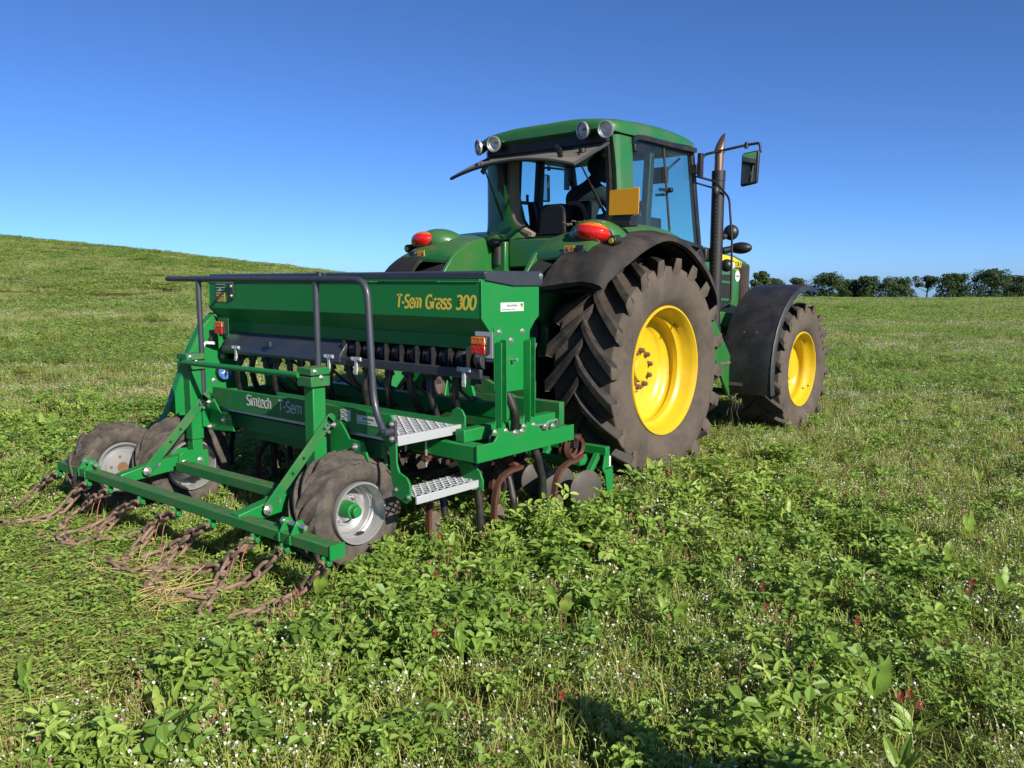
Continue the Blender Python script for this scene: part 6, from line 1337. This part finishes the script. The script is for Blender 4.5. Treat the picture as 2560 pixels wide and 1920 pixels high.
def near(x, y, D):
    n = len(x); wm = white_mask(x, y); u = rng.random(n); k = pick('clover', n)
    k = np.where(u < .13, pick('lucerne', n), k)
    pw = np.clip((wm-.395)/.22, 0, 1)
    v = rng.random(n); k = np.where(v < .19+pw*.48, pick('star', n), k); k = np.where(v > .93-.06*(wm > .42), pick('sorrel', n), k)
    k = np.where(rng.random(n) < .045, pick('broad', n), k)
    s = np.where(wm > .56, .82, 1.0)
    under = (x > -5.7) & (x < -2.9) & (y > 2.2) & (y < 4.6); s = np.where(under, .80, s); s = s*(1.04 + .24*np.exp(-((x+2.6)/.55)**2)*np.clip((y-2.3)/.8, 0, 1)*np.clip((6.6-y)/1.2, 0, 1)); s = np.where((x > -5.4) & (x < -3.2) & (y > 4.5) & (y < 9), .75, s)
    k = np.where(track(x, y) | clear(x, y), -1, k); return k, s
def under(x, y, D):
    k = np.where(clear(x, y) | track(x, y), -1, pick('under', len(x))); return k, np.ones(len(x))
def flat(x, y, D): return np.where(track(x, y) & ~clear(x, y), pick('flat', len(x)), -1), np.ones(len(x))
def mid(a, b):
    def f(x, y, D):
        n = len(x); wm = white_mask(x, y); pw = np.clip((wm-.40)/.2, 0, 1); k = np.where(rng.random(n) < pw, pick(b, n), pick(a, n)); return np.where(clear(x, y) | track(x, y), -1, k), np.ones(n)
    return f
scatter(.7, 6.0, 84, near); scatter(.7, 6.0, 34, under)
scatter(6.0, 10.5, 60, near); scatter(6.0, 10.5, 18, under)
scatter(1.0, 6.5, 85, flat, tilt=.05)
scatter(10.0, 26, 5.2, mid('midg', 'midw'), margin=2, tilt=.04)
scatter(25, 66, 1.15, mid('farg', 'farw'), margin=4, tilt=.03)

def scatter_object(name, label, cat, data, slot):
    x = np.concatenate([d[0] for d in data]); y = np.concatenate([d[1] for d in data]); z = np.concatenate([d[2] for d in data])
    idx = np.concatenate([d[3] for d in data]); s = np.concatenate([d[4] for d in data]); rot = np.concatenate([d[5] for d in data])
    me = bpy.data.meshes.new(name); me.vertices.add(len(x)); me.vertices.foreach_set('co', np.stack([x, y, z], 1).astype(np.float32).ravel())
    a = me.attributes.new('idx', 'INT', 'POINT'); a.data.foreach_set('value', idx.astype(np.int32))
    a = me.attributes.new('scl', 'FLOAT', 'POINT'); a.data.foreach_set('value', s.astype(np.float32))
    a = me.attributes.new('rot', 'FLOAT_VECTOR', 'POINT'); a.data.foreach_set('vector', rot.astype(np.float32).ravel())
    me.update()
    o = bpy.data.objects.new(name, me); COL.objects.link(o); tag(o, label, cat, kind='stuff')
    ng = bpy.data.node_groups.new(name, 'GeometryNodeTree'); ng.interface.new_socket('Geometry', in_out='INPUT', socket_type='NodeSocketGeometry'); ng.interface.new_socket('Geometry', in_out='OUTPUT', socket_type='NodeSocketGeometry')
    N = ng.nodes; L = ng.links.new; gi = N.new('NodeGroupInput'); go = N.new('NodeGroupOutput'); ip = N.new('GeometryNodeInstanceOnPoints')
    ci = N.new('GeometryNodeCollectionInfo'); ci.inputs[0].default_value = PCOL; ci.inputs[1].default_value = True; ci.inputs[2].default_value = True
    def na(n, t): k = N.new('GeometryNodeInputNamedAttribute'); k.data_type = t; k.inputs[0].default_value = n; return k.outputs[0]
    L(gi.outputs[0], ip.inputs['Points']); L(ci.outputs[0], ip.inputs['Instance']); ip.inputs['Pick Instance'].default_value = True
    L(na('idx', 'INT'), ip.inputs['Instance Index']); L(na('scl', 'FLOAT'), ip.inputs['Scale'])
    er = N.new('FunctionNodeEulerToRotation'); L(na('rot', 'FLOAT_VECTOR'), er.inputs[0]); L(er.outputs[0], ip.inputs['Rotation']); L(ip.outputs[0], go.inputs[0])
    mo = o.modifiers.new('scatter', 'NODES'); mo.node_group = ng; return o
PCOL = bpy.data.collections.new('sward_plants')
order = sorted(range(len(PROT)), key=lambda i: i)
for i, o in enumerate(PROT): o.name = 'plant_%03d' % i; PCOL.objects.link(o)
scatter_object('clover_sward', 'dense clover, starry white weeds and sorrel covering the field', 'ground cover', pts_all, 0)

# ------------------------------------------------------------------ single plants that stand out of the sward
def dock_leaf(P, base, d, n, l, w, tint):
    s = d.cross(n).normalized(); n = s.cross(d); segs = 9; prevL = prevR = prevC = None
    for k in range(segs+1):
        t = k/segs; c = base + d*l*t - n*l*.32*t*t + n*.004*math.sin(9*t); ww = w*.5*(math.sin(math.pi*min(1, .10+.88*t))**.8)*(1 if k < segs else .08); wv = n*ww*(.30+.34*math.sin(15*t+base.x*90)); ww *= 1+.14*math.sin(17*t+base.y*70)
        Lp, Rp = c - s*ww + wv, c + s*ww + wv
        if prevC is not None:
            P.quad([prevL, prevC, c, Lp], 0, tint); P.quad([prevC, prevR, Rp, c], 0, tint+.06)
        prevL, prevR, prevC = Lp, Rp, c
def at_px(u, v, h=.0):
    """ground point seen at a pixel of the 2560 x 1920 photograph"""
    f_ = 2010.; p_ = R(7.23); dx = (u-1280)/f_; dy = (v-960)/f_
    fwd = math.cos(p_) - dy*math.sin(p_); dn = math.sin(p_) + dy*math.cos(p_); D = 1.55/dn*fwd; X = 1.55/dn*dx
    for _ in range(12):
        x, y = toxy(X, D); zz = float(gz(x, y)) + h; k = (1.55-zz)/dn; D = k*fwd; X = k*dx
    return toxy(X, D)
docks = [(1720,1290,.24,4,'wide dark dock leaf standing upright right of the disc coulters'),(1400,1570,.17,3,'pair of pale dock leaves in the middle of the clover'),(1690,1600,.15,3,'pale forked dock in the clover right of centre'),(2345,1470,.18,4,'tall pale dock at the right, beside a patch of white flowers'),
 (2180,1800,.20,3,'pair of curled dock leaves near the lower right crimson clover'),(2500,1520,.13,2,'single rounded dock leaf near the right edge'),(800,1530,.15,2,'bright narrow dock leaf just right of the last chain'),(1160,1700,.17,3,'blistered dock leaf among the clover below the near press wheel'),
 (80,1790,.14,2,'yellow-green dock leaf in the white flowers at lower left'),(420,1840,.13,3,'small star-shaped dock at the bottom left'),(1420,1280,.16,3,'dock growing right against the tine at the corner of the drill'),(1640,1230,.20,3,'dock with two upright leaves by the rear tractor tyre'),
 (125,1090,.24,4,'bright dock on the slope left of the small drive wheel'),(215,1030,.20,3,'pale dock on the slope above the small drive wheel'),(1105,1420,.15,3,'dock below the step of the drill'),(1960,1340,.14,3,'low pale dock out in the clover on the right'),(2420,1370,.16,3,'spreading pale dock by the right edge, half way down'),(1270,1500,.14,3,'dock with one drooping leaf in front of the coulters')]
rp.seed(21)
for u, v, l, n, lab in docks:
    x, y = at_px(u, v); z = float(gz(x, y)); t = thing('dock_plant', (x, y, z), lab, 'plant', 'dock plants in the clover')
    for k in range(n):
        l2 = l*.80; P = Plant(); q = rp.uniform(0, 6.28); d = Vector((math.cos(q)*.45, math.sin(q)*.45, 1)).normalized(); nn = Vector((rp.uniform(.2,1), -1, .3)).normalized() if k < 2 else d.orthogonal()
        base = Vector((.02*math.cos(q), .02*math.sin(q), .07+rp.uniform(0,.05))); stalk(P, Vector((0,0,0)), base, .0025, 0, .3); dock_leaf(P, base, d, nn, l2*rp.uniform(.75,1.15), l2*rp.uniform(.26,.40), rp.uniform(.1,.9))
        me = P.mesh('leaf', ['dock']); b_ = bmesh.new(); b_.from_mesh(me); bmesh.ops.remove_doubles(b_, verts=b_.verts, dist=1e-5); b_.to_mesh(me); b_.free(); o = bpy.data.objects.new('leaf', me); COL.objects.link(o); o.parent = t
        o.data.polygons.foreach_set('use_smooth', [True]*len(o.data.polygons))
# crimson clover heads
red = [(1395,1745,'lone crimson clover head at the edge of the shadow, bottom centre'),(2258,1750,'left one of the three crimson clover heads at the lower right'),(2280,1735,'topmost of the three crimson clover heads at the lower right'),(2297,1752,'right one of the three crimson clover heads at the lower right'),
 (2410,1455,'upper of the two crimson clover heads near the right edge'),(2420,1478,'lower of the two crimson clover heads near the right edge'),(1910,1525,'crimson clover head in the middle of the right half of the field'),(1915,1472,'crimson clover head just above another, middle of the right half'),
 (1090,1440,'crimson clover head below the drill step'),(1107,1345,'small crimson clover head close under the drill step'),(1075,1590,'crimson clover head in the thick clover below the near press wheel'),(1842,1405,'crimson clover head right of the wide dark dock leaf'),
 (755,1478,'crimson clover head beside the last link of the near chain'),(1745,1205,'crimson clover head near the big rear tyre'),(2160,1560,'crimson clover head between the pale docks at the right')]
rp.seed(31); head = MB(); 
for k in range(60):
    t = k/60; a = k*2.4; r0 = .0085*math.sin(math.pi*(.12+.80*t))**.7; p = Vector((r0*math.cos(a), r0*math.sin(a), -.012+.030*t)); o_ = Vector((math.cos(a), math.sin(a), .9)).normalized(); sd = o_.cross(Vector((0,0,1))).normalized()*.0022
    head.add([p-sd, p+sd, p+o_*.0075], [(0,1,2)])
hd_o = ob('flower_head', head, 'crimson', None, flat=True); head_me = hd_o.data; COL.objects.unlink(hd_o); bpy.data.objects.remove(hd_o)
for u, v, lab in red:
    hh = rp.uniform(.14,.20); x, y = at_px(u, v, hh); z = float(gz(x, y)); t = thing('crimson_clover', (x, y, z), lab, 'flower', 'crimson clover flowers')
    st = MB(); lean = Vector((rp.gauss(0,.015), rp.gauss(0,.015), hh)); st.tube(cr([(0,0,0), tuple(lean*.5+Vector((rp.gauss(0,.008),0,0))), tuple(lean)], 3), .0016, n=5); st.v = [(a+x, b_+y, c+z) for a, b_, c in st.v]; ob('stem', st, 'stem', t)
    o = bpy.data.objects.new('flower_head', head_me); COL.objects.link(o); o.parent = t; o.location = lean; o.scale = (1.1,1.1,1.15)
# straw caught under the chains
mb = MB(); rp.seed(41)
for cx, cy, n, sp in ((-3.70,1.78,62,.17),(-3.60,1.68,14,.16),(-4.12,1.86,22,.14),(-4.38,1.78,20,.16),(-5.55,1.78,12,.08)):
    for k in range(n):
        p = Vector((cx+rp.gauss(0,sp*.5), cy+rp.gauss(0,sp*.4), .035+abs(rp.gauss(0,.025)))); q = rp.gauss(.3,.7); el_ = rp.gauss(.05,.22) if rp.random() < .85 else rp.uniform(.8,1.4); l = rp.uniform(.05,.28)*rp.uniform(.6,1); d = Vector((math.cos(q)*math.cos(el_), math.sin(q)*math.cos(el_), math.sin(el_)))
        mb.tube([p-d*l*.5, p+Vector((0,0,.004)), p+d*l*.5], rp.uniform(.0012,.0024), n=4, cap=False)
tag(ob('straw', mb, 'straw'), 'loose golden straw caught under the chains', 'straw', kind='stuff')
# bare soil scratched up at the left of the chains
mb = MB()
for k in range(420):
    cx, cy = ((-4.95,1.72) if k % 2 else (-4.35,1.72)); x, y = cx+rp.gauss(0,.16), cy+rp.gauss(0,.08); r_ = abs(rp.gauss(0,.012))+.004
    mb.sph((x, y, float(gz(x,y))+r_*.4), r_, (1.3,1,.7), 6, 4, Matrix.Rotation(rp.uniform(0,3),3,'Z'))
tag(ob('soil_crumbs', mb, 'dirt'), 'dark soil crumbs scratched up behind the chains', 'soil', kind='stuff')
